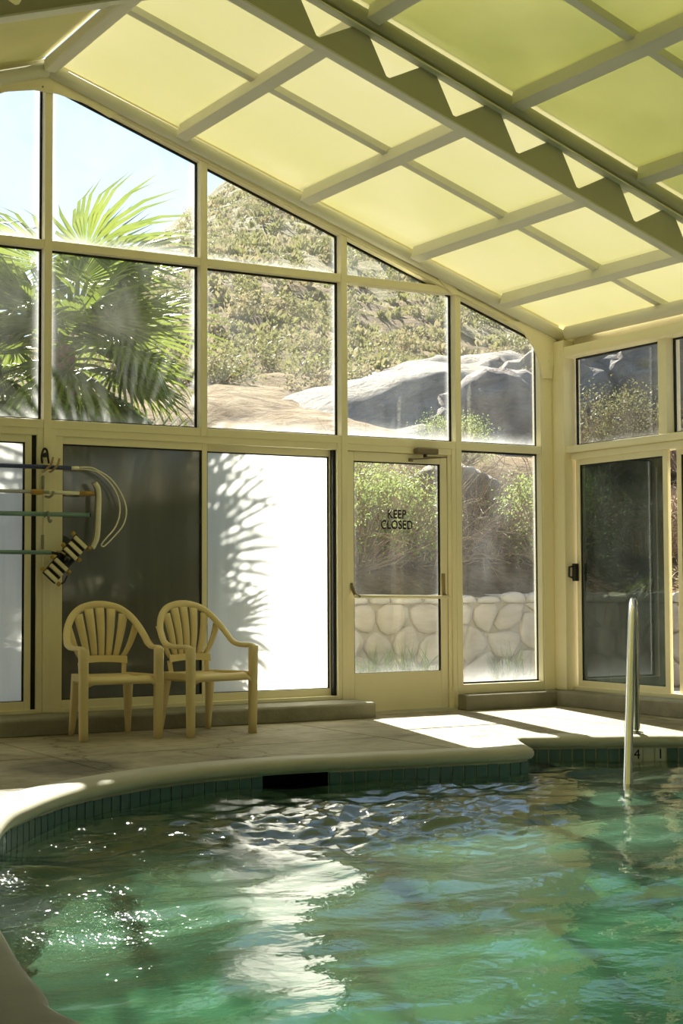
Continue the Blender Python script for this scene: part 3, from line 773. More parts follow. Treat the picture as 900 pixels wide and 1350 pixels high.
MB().prism([(LX,0),(0,0),(0,zroof(0)-.05),(RX,zroof(RX)-.05),(LX,zroof(LX)-.05)], FY-.12, FY).build('wall_panel', M['slot'], wf)

# ------------------------------------------------------------------ ceiling
ce = empty('ceiling'); tag(ce, 'pitched roof of translucent yellowed panels on grey purlins', kind='structure')
bayY = [0.0, -2.763, -5.526, -8.289, -11.05, FY]
PX = [-3.62, -2.565, -1.545, -.655]                          # purlin centre lines
def rpt(x, y, o): return Vector((x, y, zroof(x)-o))
panel_x = [RX+.03]+PX+[.14]
FD = M['frame_dark']
for sgn in (1, -1):
    def mx_(x): return x if sgn > 0 else 2*RX-x
    up = Vector((SL*sgn, 0, 1)).normalized()
    for bi in range(len(bayY)-1):
        ya, yb = bayY[bi], bayY[bi+1]; ym = ya-1.31 if bi == 0 else (ya+yb)/2+.22
        for a, b_ in zip(panel_x[:-1], panel_x[1:]):
            for u0, u1 in ((ya+(.13 if bi == 0 else 0), ym), (ym, yb)):
                vs = []
                for o in (-.03, -.036):
                    for x, y in ((a,u0),(b_,u0),(b_,u1),(a,u1)):
                        q_ = rpt(mx_(x), y, o); vs.append(q_)
                MB().add(vs, [(0,1,2,3),(4,5,6,7),(0,1,5,4),(1,2,6,5),(2,3,7,6),(3,0,4,7)]).build('panel', M['panel_unseen' if bi > 1 else 'panel_left_shade' if sgn < 0 else 'panel' if bi == 0 else 'panel_dim'], ce)
        # glazing bar across the slope at mid bay
        for a, b_ in zip(panel_x[:-1], panel_x[1:]):
            MB().beam(rpt(mx_(a),ym,.0)+Vector((0,0,0)), rpt(mx_(b_),ym,.0), .07, .05, up=up).build('glazing_bar', FD, ce, bevel=.003)
        # purlins, ends resting on the frames
        for x in PX:
            o = .052
            y0_ = ya-.10 if bi == 0 else ya-.05
            y1_ = yb-.0
            MB().beam(rpt(mx_(x),y0_,o), rpt(mx_(x),y1_,o), .095, .105, up=up).build('purlin', FD, ce, bevel=.006)
    # trusses: plate web with triangular cut-outs, bottom flange, rounded top chord
    for bi in range(1, len(bayY)-1):
        yt = bayY[bi]; xe = 0.02
        tr = empty('truss'); tr.parent = ce
        nrm = Vector((SL, 0, 1)).normalized(); along = Vector((1, 0, -SL)).normalized(); o0 = Vector((RX, 0, 4.80))
        Ltot = (xe-RX)*sqrt(1+SL*SL); cosr = nrm.z
        def wp(s, h, y): 
            v = o0+along*s-nrm*(h*cosr)
            return Vector((mx_(v.x), y, v.z))
        hT, hB, hc = .165, .352, .41
        per = .482*sqrt(1+SL*SL); half = .395/2; s_c = (-3.335-RX)*sqrt(1+SL*SL)-.06
        cs = []; q_ = s_c
        while q_-per > .25: q_ -= per
        while q_ < Ltot-.3: cs.append(q_); q_ += per
        mb = MB(); th = .012
        def quad(P):
            f0 = [wp(s_, h_, yt-th) for s_, h_ in P]; f1 = [wp(s_, h_, yt+th) for s_, h_ in P]; m_ = len(P)
            mb.add(f0+f1, [tuple(range(m_)), tuple(range(2*m_-1, m_-1, -1))]+[(i, i+m_, (i+1) % m_+m_, (i+1) % m_) for i in range(m_)])
        quad([(0,.05),(Ltot,.05),(Ltot,hT),(0,hT)]); quad([(0,hB),(Ltot,hB),(Ltot,hc),(0,hc)])
        px_t = px_b = 0
        for c in cs:
            quad([(px_t,hT),(c-half,hT),(c-.012,hB),(px_b,hB)]); px_t = c+half; px_b = c+.012
        quad([(px_t,hT),(Ltot,hT),(Ltot,hB),(px_b,hB)])
        mb.build('web', M['truss'], tr)
        fl = MB(); fl.beam(wp(0,hc,yt), wp(Ltot,hc,yt), .085, .012, up=up); fl.build('bottom_flange', FD, tr, bevel=.002)
        MB().tube([wp(0,.085,yt-.02), wp(Ltot,.085,yt-.02)], .056, 14).build('top_chord', M['truss'], tr, smooth=True)
        MB().beam(wp(0,.163,yt-.03), wp(Ltot,.163,yt-.03), .06, .012, up=up).build('chord_lip', FD, tr)
# ridge beam
MB().box(RX-.05, RX+.05, FY, -.06, 4.70, 4.80).build('ridge_beam', FD, ce, bevel=.02)
# ------------------------------------------------------------------ plastic armchairs
def make_chair():
    root = empty('plastic_armchair'); CM = M['chair']
    # seat: shallow dished panel with rolled edge
    mb = MB(); nx_, ny_ = 14, 12; vs = []
    def sw(v): return .232-.035*v
    for layer in (0, 1):
        for j in range(ny_+1):
            v = j/ny_; y = -.265+.45*v
            for i in range(nx_+1):
                u = i/nx_*2-1; x = u*sw(v)
                z = .432-.028*sin(pi*min(1, v*1.0))*(1-u*u*.6)-.012*v
                if v < .12: z -= (1-v/.12)**2*.028
                z -= max(0, abs(u)-.88)/.12*.016
                vs.append((x, y-(.012 if (v < .04 and layer) else 0), z-(.034 if layer else 0)))
    n1 = (nx_+1)*(ny_+1)
    fs = []
    for j in range(ny_):
        for i in range(nx_):
            a = j*(nx_+1)+i; q_ = (a, a+1, a+nx_+2, a+nx_+1); fs.append(q_); fs.append(tuple(n1+k for k in reversed(q_)))
    ring = [i for i in range(nx_+1)]+[j*(nx_+1)+nx_ for j in range(1, ny_+1)]+[ny_*(nx_+1)+i for i in range(nx_-1, -1, -1)]+[j*(nx_+1) for j in range(ny_-1, 0, -1)]
    for a, b_ in zip(ring, ring[1:]+ring[:1]): fs.append((a, b_, b_+n1, a+n1))
    mb.add(vs, fs); mb.build('seat', CM, root, smooth=True)
    # frame: arms sweeping up into the arched back
    half = [(-.262,-.262,.585),(-.270,-.225,.606),(-.278,-.13,.606),(-.284,-.04,.610),(-.284,.03,.632),(-.276,.085,.680),(-.252,.14,.745),(-.207,.19,.815),(-.140,.225,.868),(-.06,.24,.892),(0,.244,.897)]
    full = half+[(-x, y, z) for x, y, z in reversed(half[:-1])]
    path = catmull(full, 4)
    mb = MB(); m_ = len(path)
    rr = []; rz = []
    for i in range(m_):
        t = abs(i/(m_-1)*2-1)
        rr.append(.013+.004*(t > .55)); rz.append(.026 if t < .6 else .028)
    # elliptical section, broad side facing forward/up
    vs = []; nn = 10
    for i, p in enumerate(path):
        t = (path[min(i+1, m_-1)]-path[max(i-1, 0)]).normalized()
        c = Vector((0, .05, .62)); c.x = 0
        face = Vector((0, -1, .35)) if abs(i/(m_-1)*2-1) < .62 else Vector((0, -.25, 1))
        a = face-t*face.dot(t); a.normalize(); b_ = t.cross(a)
        for k in range(nn):
            th = 2*pi*k/nn; vs.append(p+a*(cos(th)*rr[i])+b_*(sin(th)*rz[i]))
    fs = [(i*nn+k, i*nn+(k+1) % nn, (i+1)*nn+(k+1) % nn, (i+1)*nn+k) for i in range(m_-1) for k in range(nn)]
    fs += [tuple(range(nn)), tuple((m_-1)*nn+k for k in range(nn))]
    mb.add(vs, fs); mb.build('back_frame', CM, root, smooth=True)
    # lower back panel
    def backy(z): return .165+.085*((z-.42)/.47)
    mb = MB(); vs = []
    cols = 12
    for layer in (0, 1):
        for j in range(4):
            z = .488+.052*j/3
            for i in range(cols+1):
                u = i/cols*2-1; x = u*.172
                zz_ = z+(.012*(1-u*u) if j == 0 else .012*(1-u*u)*(.5))
                vs.append((x, backy(z)+.004*u*u*-8-(.014 if layer else 0), zz_))
    n1 = 4*(cols+1); fs = []
    for j in range(3):
        for i in range(cols):
            a = j*(cols+1)+i; q_ = (a, a+1, a+cols+2, a+cols+1); fs.append(q_); fs.append(tuple(n1+k for k in reversed(q_)))
    ring = [i for i in range(cols+1)]+[j*(cols+1)+cols for j in range(1, 4)]+[3*(cols+1)+i for i in range(cols-1, -1, -1)]+[j*(cols+1) for j in range(2, 0, -1)]
    for a, b_ in zip(ring, ring[1:]+ring[:1]): fs.append((a, b_, b_+n1, a+n1))
    mb.add(vs, fs); mb.build('back_panel', CM, root, smooth=False, bevel=.003)
    # struts joining the panel to the seat
    for s_ in (-1, 1):
        MB().beam((s_*.150,.150,.40),(s_*.157,.168,.50), .032, .018, up=(0,1,0)).build('back_strut', CM, root, bevel=.004)
    # seven slats fanning out to the arch
    for k in range(7):
        u = (k-3)/3
        xb = u*.145; ang = u*.62
        top_x = u*.244; tz = .876-.128*abs(u)**2.4
        ty = .233-.062*abs(u)**1.8
        pts = []
        for t in [i/6 for i in range(7)]:
            z = .525+(tz-.525)*t
            x = xb+(top_x-xb)*t**(1.2-.45*abs(u))
            y = backy(.525)*(1-t)+ty*t-.018*sin(pi*t)*(1-.3*abs(u))
            pts.append(Vector((x, y, z)))
        mb = MB(); vs = []
        for i, p in enumerate(pts):
            t = i/6; w = (.0185+.0135*t)*(1 if abs(u) < .9 else .8)
            tg = (pts[min(i+1,6)]-pts[max(i-1,0)]).normalized(); sd_ = tg.cross(Vector((0,-1,0))).normalized()
            for a, d_ in ((-1,0),(-.4,-.004),(.4,-.004),(1,0),(1,.01),(-1,.01)): vs.append(p+sd_*(a*w)+Vector((0,d_-.004,0)))
        fs = [(i*6+q_, i*6+(q_+1) % 6, (i+1)*6+(q_+1) % 6, (i+1)*6+q_) for i in range(6) for q_ in range(6)]+[tuple(range(6)), tuple(36+q_ for q_ in range(6))]
        mb.add(vs, fs); mb.build('slat', CM, root, smooth=True)
    # legs: tapered, L-shaped feel through a rounded rectangular section
    def leg(p0, p1, w0, d0, w1, d1):
        mb = MB(); vs = []
        for t in [i/8 for i in range(9)]:
            c = Vector(p0).lerp(Vector(p1), t); w = w0+(w1-w0)*t; d = d0+(d1-d0)*t
            for a, b_ in ((-1,-.6),(-.7,-1),(.7,-1),(1,-.6),(1,.6),(.7,1),(-.7,1),(-1,.6)): vs.append(c+Vector((a*w, b_*d, 0)))
        fs = [(i*8+k, i*8+(k+1) % 8, (i+1)*8+(k+1) % 8, (i+1)*8+k) for i in range(8) for k in range(8)]+[tuple(range(8)), tuple(64+k for k in range(8))]
        mb.add(vs, fs); return mb.build('leg', CM, root, smooth=True)
    for s_ in (-1, 1):
        leg((s_*.262,-.255,.605),(s_*.258,-.250,0), .031,.026, .028,.022)
        leg((s_*.182,.155,.425),(s_*.203,.215,0), .036,.022, .017,.017)
        # side apron joining the seat to the front leg
        MB().beam((s_*.245,-.25,.405),(s_*.205,.15,.400), .02, .05).build('apron', CM, root, bevel=.006)
    return root
ch = make_chair(); ch.location = (-4.393,-.605,0); ch.rotation_euler = (0,0,radians(-4)); ch.scale = (1.0,1.0,1.0)
tag(ch, 'cream plastic armchair on the left, directly below the hanging pool brush', 'chair', 'plastic armchairs by the wall')
c2 = copy_tree(ch); c2.location = (-3.733,-.665,0); c2.rotation_euler = (0,0,radians(9))
tag(c2, 'cream plastic armchair on the right, nearer the bright frosted panel', 'chair', 'plastic armchairs by the wall')

# ------------------------------------------------------------------ pool rail
rl = empty('pool_handrail', (-1.325,-2.437,0)); tag(rl, 'bent stainless steel handrail going down into the pool water', 'handrail')
A_ = Vector((-1.325,-2.437,0)); B_ = Vector((-2.258,-3.418,0)); dr = (B_-A_)
def rp(t, z): v = dr*t; return (v.x, v.y, z)
pts = [rp(0,-.005),rp(0,.3),rp(0,.6),rp(.0,.74),rp(.02,.82),rp(.07,.88),rp(.15,.905),rp(.24,.88),rp(.33,.80),rp(.55,.50),rp(.8,.13),rp(1.0,-.16),rp(1.12,-.34),rp(1.15,-.5),rp(1.15,-.62)]
MB().tube(catmull(pts, 5), .0265, 16).build('rail_tube', M['steel'], rl, smooth=True)
MB().tube([(0,0,.011),(0,0,.022)], .05, 18).build('base_flange', M['steel'], rl, smooth=False, bevel=.003)

# ------------------------------------------------------------------ pool poles on the wall
PY = -.062
def pole(name, label, cat, x1_, z1_, x0_, z0_, r_, mat):
    root = empty(name, (x1_, PY, z1_)); tag(root, label, cat)
    MB().tube([(x0_-x1_,0,z0_-z1_),(0,0,0)], r_, 12).build('shaft', mat, root, smooth=True)
    return root
p1 = pole('leaf_skimmer', 'navy blue pole with a bent white hoop, topmost on the wall', 'pole', -4.475, 1.866, -7.2, 1.868, .0155, M['blue'])
fe = MB().tube([(0,0,0),(.06,0,.002)], .013, 12).build('ferrule', M['white_plastic'], p1, smooth=True)
hp = [(-4.42,1.872),(-4.36,1.876),(-4.292,1.866),(-4.176,1.806),(-4.088,1.699),(-4.046,1.578),(-4.069,1.468),(-4.145,1.378),(-4.205,1.320),(-4.225,1.309),(-4.238,1.318),(-4.225,1.342),(-4.198,1.373),(-4.128,1.455),(-4.097,1.561),(-4.111,1.670),(-4.170,1.768),(-4.263,1.841),(-4.34,1.860),(-4.42,1.862)]
MB().tube([(x+4.475,-.004 if i < 9 else .008,z-1.866) for i, (x, z) in enumerate([(p.x, p.y) for p in catmull([(a, b_, 0) for a, b_ in hp], 4)])], .0055, 8).build('hoop', M['white_plastic'], fe, smooth=True)
p2 = pole('pool_brush', 'pale pole with orange grips and a curved white brush head', 'brush', -4.30, 1.688, -7.2, 1.692, .0125, M['grey_pole'])
MB().tube([(-.34,0,0),(-.07,0,0)], .0135, 12).build('sleeve', M['white_plastic'], p2, smooth=True, )
MB().tube([(-.47,0,0),(-.45,0,0),(-.40,0,0),(-.38,0,0)], [.016,.021,.021,.016], 12).build('grip', M['orange_grip'], p2, smooth=True)
MB().tube([(-.11,0,0),(-.0,0,0)], .0165, 12).build('grip', M['orange_grip'], p2, smooth=True)
bp = catmull([(-4.295,1.765,0),(-4.272,1.730,0),(-4.264,1.66,0),(-4.266,1.55,0),(-4.270,1.44,0),(-4.280,1.36,0),(-4.312,1.295,0)], 5)
bh = MB().tube([(p.x+4.30,-.005,p.y-1.688) for p in bp], .018, 10, ry=.024, side=(1,0,.15)).build('brush_head', M['white_plastic'], p2, smooth=True)
MB().tube([(p.x+4.30-.020,.008,p.y-1.688) for p in bp], .005, 8).build('bristle_backing', M['slot'], bh, smooth=True)
p3 = pole('telescopic_pole', 'teal pole with a plain end, hung below the pool brush', 'pole', -4.335, 1.533, -7.2, 1.535, .0165, M['teal'])
MB().tube([(0,0,0),(.012,0,0)], .013, 12).build('end_plug', M['black'], p3, smooth=True)
MB().tube([(.01,0,0),(.022,0,0)], .007, 8).build('lock_button', M['hook'], p3, smooth=True)
p4 = pole('vacuum_pole', 'lowest teal pole, clipped into the striped vacuum head', 'pole', -4.62, 1.262, -7.2, 1.274, .0150, M['teal'])
MB().tube([(-.0,0,0),(.07,-.005,-.012)], .011, 10).build('fork', M['black'], p4)
# vacuum head
vh = empty('pool_vacuum_head', (-4.520, PY-.03, 1.218)); tag(vh, 'black pool vacuum head with six cream weights and yellow wheels', 'vacuum head')
ang = math.atan2(1.359-1.083, -4.394+4.641)    # long axis
ax = Vector((cos(ang),0,sin(ang))); bx_ = Vector((sin(ang),0,-cos(ang)))
def vq(a, b_, y=0): return ax*a+bx_*b_+Vector((0,y,0))
mb = MB()
for a in (-.155,-.105,-.05,.0,.05,.105,.155):
    pass
mb.beam(vq(-.185,-.052,.012), vq(.185,-.052,.012), .016, .022, up=(0,1,0)); mb.beam(vq(-.185,.052,.012), vq(.185,.052,.012), .016, .022, up=(0,1,0))
mb.beam(vq(-.185,0,.018), vq(.185,0,.018), .10, .012, up=(0,1,0))
vb = mb.build('body', M['black'], vh, bevel=.003)
MB().tube([vq(0,0,.0), vq(0,0,-.045)], [.026,.020], 14).build('hose_port', M['black'], vh, smooth=True)
MB().tube([vq(.012,-.03,-.02), vq(.005,-.075,-.015), vq(-.002,-.085,.0)], .007, 8).build('handle', M['hook'], vh, smooth=True)
for a in (.158,.104,.050,-.055,-.109,-.163):
    MB().beam(vq(a,-.058,-.006), vq(a,.058,-.006), .029, .022, up=(0,1,0)).build('weight', M['cream_bar'], vb, bevel=.004)
for a in (.170,.060,-.055,-.168):
    for s_ in (-1, 1):
        MB().tube([vq(a+.012*0,s_*.068,.0), vq(a,s_*.092,.0)], .016, 12).build('wheel', M['yellow_wheel'], vb, smooth=False, bevel=.003)
MB().tube([vq(-.17,.085,.01), vq(-.13,.105,.012), vq(-.08,.092,.01)], .006, 8).build('handle', M['black'], vh, smooth=True)
# hooks and slotted brackets on the jamb
hk = empty('snap_clip', (-4.655,-.01,1.955)); tag(hk, 'black snap clip screwed to the post above the blue pole', 'clip')
MB().tube(catmull([(-.018,-.012,-.06),(-.024,-.014,-.01),(-.012,-.014,.035),(.002,-.014,.045),(.016,-.014,.03),(.024,-.014,-.02),(.030,-.014,-.06)], 4), .008, 8).build('clip_loop', M['black'], hk, smooth=True)
MB().tube([(.002,-.0,.0),(.002,-.03,.0)], .017, 12).build('screw_head', M['black'], hk)
def hook(pts, label, r_=.008, mat=M['hook'], cat='hook', nm_='wall_hook'):
    o = MB().tube(catmull(pts, 4), r_, 8).build(nm_, mat, None, smooth=True); tag(o, label, cat); return o
hook([(-4.666,-.005,1.838),(-4.668,-.05,1.838),(-4.655,-.09,1.86),(-4.632,-.095,1.888),(-4.617,-.088,1.935)], 'tan metal hook holding the blue pole, left of two')
hook([(-4.612,-.005,1.838),(-4.615,-.05,1.838),(-4.603,-.09,1.86),(-4.581,-.095,1.890),(-4.570,-.088,1.928)], 'tan metal hook holding the blue pole, right of two')
hook([(-4.64,-.005,1.662),(-4.635,-.06,1.655),(-4.622,-.085,1.668),(-4.612,-.085,1.695)], 'small grey hook under the pool brush pole', .010, M['slot'])
hook([(-4.648,-.005,1.52),(-4.648,-.06,1.545),(-4.648,-.088,1.54),(-4.646,-.085,1.50),(-4.636,-.08,1.478),(-4.622,-.075,1.49)], 'dark grey hook under the plain teal pole', .009, M['slot'])
for z0_, z1_, lb in ((1.712,1.81,'grey slotted bracket between the blue pole and the brush pole'), (1.285,1.39,'grey slotted bracket above the lowest teal pole')):
    b = MB().prism([(-4.660+.008*cos(t), (z1_-.008 if sin(t) > 0 else z0_+.008)+.008*sin(t)) for t in [2*pi*i/16+.01 for i in range(16)]], -.012, .003).build('slotted_bracket', M['slot'], None); tag(b, lb, 'bracket')

# ------------------------------------------------------------------ outdoors: ground, stone wall
gr = empty('ground'); tag(gr, 'bare concrete yard around the pool house', kind='structure')
for x0_, x1_, y0_, y1_ in ((-40, LX-.2, -40, 2.5), (LX-.2, 2.4, .16, 2.5), (.2, 2.4, -40, .16), (LX-.2, .2, -40, FY-.2)):
    MB().box(x0_, x1_, y0_, y1_, -.2, -.01).build('yard_slab', M['yard'], gr)

def sm(a, b_, x):
    t = max(0, min(1, (x-a)/(b_-a))); return t*t*(3-2*t)
PRO = [(-1,.85),(0,.9),(1.2,1.45),(2.5,1.95),(4.3,2.65),(7,3.35),(10,4.1),(14,5.1),(20,6.8),(30,10.3),(60,20.7),(120,43),(170,60),(300,75)]
def pro(q):
    for (a, za), (b_, zb) in zip(PRO, PRO[1:]):
        if q <= b_: return za+(zb-za)*(q-a)/(b_-a)
    return PRO[-1][1]
def terr(x, y):
    u, v = y-2.45, x-2.55
    q = max(u, v) if min(u, v) < -1 else (max(u, v)+max(0, .25*(1-abs(u-v))) if abs(u-v) < 1 else max(u, v))
    z = pro(q)
    if q > 14:
        s_ = (x+8.34)*.862-(y+10.432)*.507
        d_ = (x+8.34)*.507+(y+10.432)*.862
        lim_ = .222*d_+.8*(s_+.1287*d_)+noise.noise((x*.08, y*.08, 3))*1.5
        k = 3.0
        if lim_ < z+4: 
            h = max(0, min(1, .5+.5*(lim_-z)/k)); z = lim_*(1-h)+z*h-k*h*(1-h)
        z = max(z, 4.6+min(0, q)*.0)
    am = min(1, max(0, q)/2.0)
    z += am*(noise.noise((x*.45, y*.45, 1.1))*.32+noise.noise((x*1.3, y*1.3, 5.1))*.12)
    if q > 16: z += min(1, (q-16)/25)*(noise.noise((x*.06, y*.06, 7))*min(2.6,q*.018)+noise.noise((x*.17, y*.17, 2))*.7+noise.noise((x*.5, y*.5, 2))*.35)
    return z
def grid(xa, xb, ya, yb, st, keep, name, par):
    mb = MB(); nx_, ny_ = int((xb-xa)/st)+1, int((yb-ya)/st)+1; ids = {}
    def vv(i, j):
        if (i, j) not in ids:
            x, y = xa+i*st, ya+j*st; ids[(i, j)] = len(mb.v); mb.v.append((x, y, terr(x, y)))
        return ids[(i, j)]
    for j in range(ny_-1):
        for i in range(nx_-1):
            if keep(xa+(i+.5)*st, ya+(j+.5)*st): mb.f.append((vv(i,j), vv(i+1,j), vv(i+1,j+1), vv(i,j+1)))
    return mb.build(name, M['bank' if name == 'near_slope' else 'hill'], par, smooth=True)
hl = empty('hill'); tag(hl, 'dry rocky desert hillside rising behind the pool house', kind='structure')
grid(-14, 22, -16, 36, .35, lambda x, y: max(y-2.45, x-2.55) > -.1, 'near_slope', hl)
grid(-110, 190, -60, 230, 3.0, lambda x, y: max(y-2.45, x-2.55) > 3 and not (-13 < x < 20 and -14 < y < 34) and x+y*.2 > -80, 'far_slope', hl)

# retaining wall of fieldstones with caps lightened as if sunlit
WH = .905
rng = random.Random(11)
def clip(poly, mx1, my1, nx_, ny_):
    out = []
    for i in range(len(poly)):
        a, b_ = poly[i-1], poly[i]; da = (a[0]-mx1)*nx_+(a[1]-my1)*ny_; db = (b_[0]-mx1)*nx_+(b_[1]-my1)*ny_
        if (da < 0) != (db < 0):
            t = da/(da-db); out.append((a[0]+(b_[0]-a[0])*t, a[1]+(b_[1]-a[1])*t))
        if db < 0: out.append(b_)
    return out
def stone_mesh(poly, name, depth=.034):
    n = len(poly); c = Vector((sum(p[0] for p in poly)/n, sum(p[1] for p in poly)/n))
    pts = []
    for i in range(n):                                             # rounded corners
        a, b_, d_ = Vector(poly[i-1]), Vector(poly[i]), Vector(poly[(i+1) % n])
        pts += [b_.lerp(a,.25), b_.lerp(d_,.25)]
    mb = MB(); rings_ = ((1.0,.04),(.985,-.008),(.93,-depth*.75),(.62,-depth)); m_ = len(pts)
    dz = [rng.uniform(-.008,.008) for _ in pts]
    for k, (sc, y) in enumerate(rings_):
        mb.v += [((c+(p-c)*sc).x, y+(dz[i] if k > 1 else 0), (c+(p-c)*sc).y) for i, p in enumerate(pts)]
    fs = [(k*m_+i, k*m_+(i+1) % m_, (k+1)*m_+(i+1) % m_, (k+1)*m_+i) for k in range(3) for i in range(m_)]
    fs.append(tuple(3*m_+i for i in range(m_))); mb.f = fs
    me = mb.mesh(name, smooth=True); return me
def stone_wall(loc, rz, WX0, WX1, label):
    rw_ = empty('retaining_wall', loc, rz); tag(rw_, label, 'stone wall')
    MB().box(WX0, WX1, .006, .35, -.1, WH).build('mortar', M['mortar'], rw_)
    seeds = []
    rows = 3
    for r_ in range(rows):
        x = WX0-.3+rng.uniform(0,.3)
        while x < WX1+.3:
            seeds.append((x+rng.uniform(-.07,.07), (r_+.5)*WH/rows+rng.uniform(-.09,.09))); x += rng.uniform(.24,.5)
    for sx_, sz_ in seeds:
        poly = [(WX0,0),(WX1,0),(WX1,WH-.06),(WX0,WH-.06)]
        for ox_, oz_ in seeds:
            if (ox_, oz_) == (sx_, sz_) or abs(ox_-sx_) > 1.2: continue
            d_ = Vector((ox_-sx_, (oz_-sz_))); l_ = d_.length
            if l_ < .06: continue
            mx1, mz1 = (sx_+ox_)/2, (sz_+oz_)/2; nx_, nz_ = d_.x/l_, d_.y/l_
            poly = clip(poly, mx1-nx_*.009, mz1-nz_*.009, nx_, nz_)
            if len(poly) < 3: break
        if len(poly) < 3: continue
        w = max(p[0] for p in poly)-min(p[0] for p in poly); h = max(p[1] for p in poly)-min(p[1] for p in poly)
        if w < .06 or h < .05: continue
        link('stone', stone_mesh(poly, 'stone'), M['stone'], rw_)
    x = WX0
    while x < WX1-.1:                                                # cap stones along the top
        w = rng.uniform(.22,.42); w = min(w, WX1-x); h = rng.uniform(.06,.12); z = WH-.06
        poly = [(x+.01,z),(x+w-.01,z),(x+w-.02,z+h*.8),(x+w*.6,z+h+.012),(x+w*.3,z+h),(x+.015,z+h*.75)]
        me = stone_mesh(poly, 'cap_stone', .045); o = link('cap_stone', me, M['cap'], rw_)
        tb = MB().box(x+.012, x+w-.012, .0, .34, z, z+h*.85); tb.build('cap_stone', M['cap'], rw_, bevel=.02)
        x += w

stone_wall((0,2.2,0), 0, -3.4, 2.4, 'mortared fieldstone retaining wall outside the door')
stone_wall((2.42,2.28,0), -pi/2, 0, 5.5, 'mortared fieldstone retaining wall outside the tinted sliding doors')

# ------------------------------------------------------------------ plants
def shrub_mesh(seed, n, r, h, lw, ll, mat_leaf, twigs=True, flat=1.0):
    """leaf cloud on twigs; leaves gathered in clumps"""
    g = random.Random(seed); mb = MB(); clumps = []
    for _ in range(max(5, n//26)):
        a = g.uniform(0, 2*pi); q_ = sqrt(g.random()); zc = g.uniform(.18, 1)
        rad = r*sqrt(max(.05, 1-(zc-.35)**2*1.6))*q_
        clumps.append((Vector((cos(a)*rad, sin(a)*rad, zc*h)), r*g.uniform(.16,.34)))
    for _ in range(n):
        c, cr = g.choice(clumps)
        p = c+Vector((g.gauss(0,1), g.gauss(0,1), g.gauss(0,.8)))*cr*.55
        if p.z < .01: p.z = abs(p.z)+.01
        d = Vector((g.gauss(0,1), g.gauss(0,1), g.gauss(.5,.8))).normalized(); s_ = d.orthogonal().normalized()
        s_ = Matrix.Rotation(g.uniform(0, 2*pi), 3, d) @ s_
        L_ = ll*g.uniform(.6,1.3); W_ = lw*g.uniform(.7,1.2)
        mb.add([p, p+d*L_*.5+s_*W_, p+d*L_, p+d*L_*.5-s_*W_], [(0,1,2,3)])
    me = mb.mesh('foliage'); me.materials.append(mat_leaf)
    tw = MB()
    for c, cr in clumps:
        mid = c*.5+Vector((g.uniform(-.1,.1)*r, g.uniform(-.1,.1)*r, 0))
        tw.tube([(0,0,0), mid, c+Vector((0,0,cr*.3))], [.012*r+.004, .008*r+.003, .002], 4)
    tm = tw.mesh('stem'); tm.materials.append(M['twig'])
    return me, tm
def shrub(name, loc, meshes, label, scale=1.0, rz=0, cat='shrub', group=None):
    root = empty(name, loc, rz); root.scale = (scale,)*3; tag(root, label, cat, group)
    link('foliage', meshes[0], None, root); link('stem', meshes[1], None, root)
    return root
def on(x, y, dz=-.03): return (x, y, terr(x, y)+dz)
green = shrub_mesh(3, 5200, .62, 1.05, .009, .036, M['leaf_bright'])
pale = shrub_mesh(4, 4800, .8, .95, .009, .036, M['leaf_bright'])
olive = shrub_mesh(5, 3600, .7, .8, .009, .036, M['leaf_olive'])
shrub('leafy_shrub', on(2.2,2.95), green, 'bright green bush behind the stone wall, at the right of the lower pane', 1.05)
shrub('leafy_shrub', on(-.15,3.15), pale, 'pale green bush behind the stone wall, seen through the left of the door', 1.0)
shrub('leafy_shrub', on(.35,3.3), pale, 'pale green bush behind the stone wall, seen through the right of the door', .95, 2.0)
shrub('leafy_shrub', on(-1.2,3.2), pale, 'pale green bush behind the stone wall, hidden partly by the frosted panel', 1.0, 4.0)
shrub('leafy_shrub', on(2.1,4.9), olive, 'olive bush growing above the boulder behind the stone wall', .65, 1.0)
shrub('leafy_shrub', on(.55,4.6), pale, 'yellow green bush higher on the bank behind the door', .8, 1.0)
shrub('leafy_shrub', on(3.65,6.9), pale, 'sunlit bush at the foot of the tall boulder beside the corner column', .75, 3.0)
# dry brush: tangles of thin twigs
def brush_mesh(seed, n, r, h):
    g = random.Random(seed); mb = MB()
    for _ in range(n):
        a = g.uniform(0, 2*pi); b0 = Vector((cos(a), sin(a), 0))*r*.35*g.random()
        d = Vector((g.gauss(0,1), g.gauss(0,1), g.uniform(.3,1.5))).normalized(); p = b0; pts = [p]
        L_ = h*g.uniform(.4,1.1)
        for k in range(4):
            d = (d+Vector((g.gauss(0,.35), g.gauss(0,.35), g.gauss(-.05,.3)))).normalized(); p = p+d*L_/4; pts.append(p)
        mb.tube(pts, [.011,.008,.006,.004,.002], 4)
        for k in (2,3):
            e = (d+Vector((g.gauss(0,.8), g.gauss(0,.8), g.gauss(.1,.5)))).normalized()
            mb.tube([pts[k], pts[k]+e*L_*.22, pts[k]+e*L_*.4+Vector((g.gauss(0,.03),g.gauss(0,.03),0))], [.005,.003,.0015], 3)
    me = mb.mesh('dry_brush'); me.materials.append(M['twig']); return me
br1, br2 = brush_mesh(1, 90, .9, 1.0), brush_mesh(2, 80, .8, 1.3)
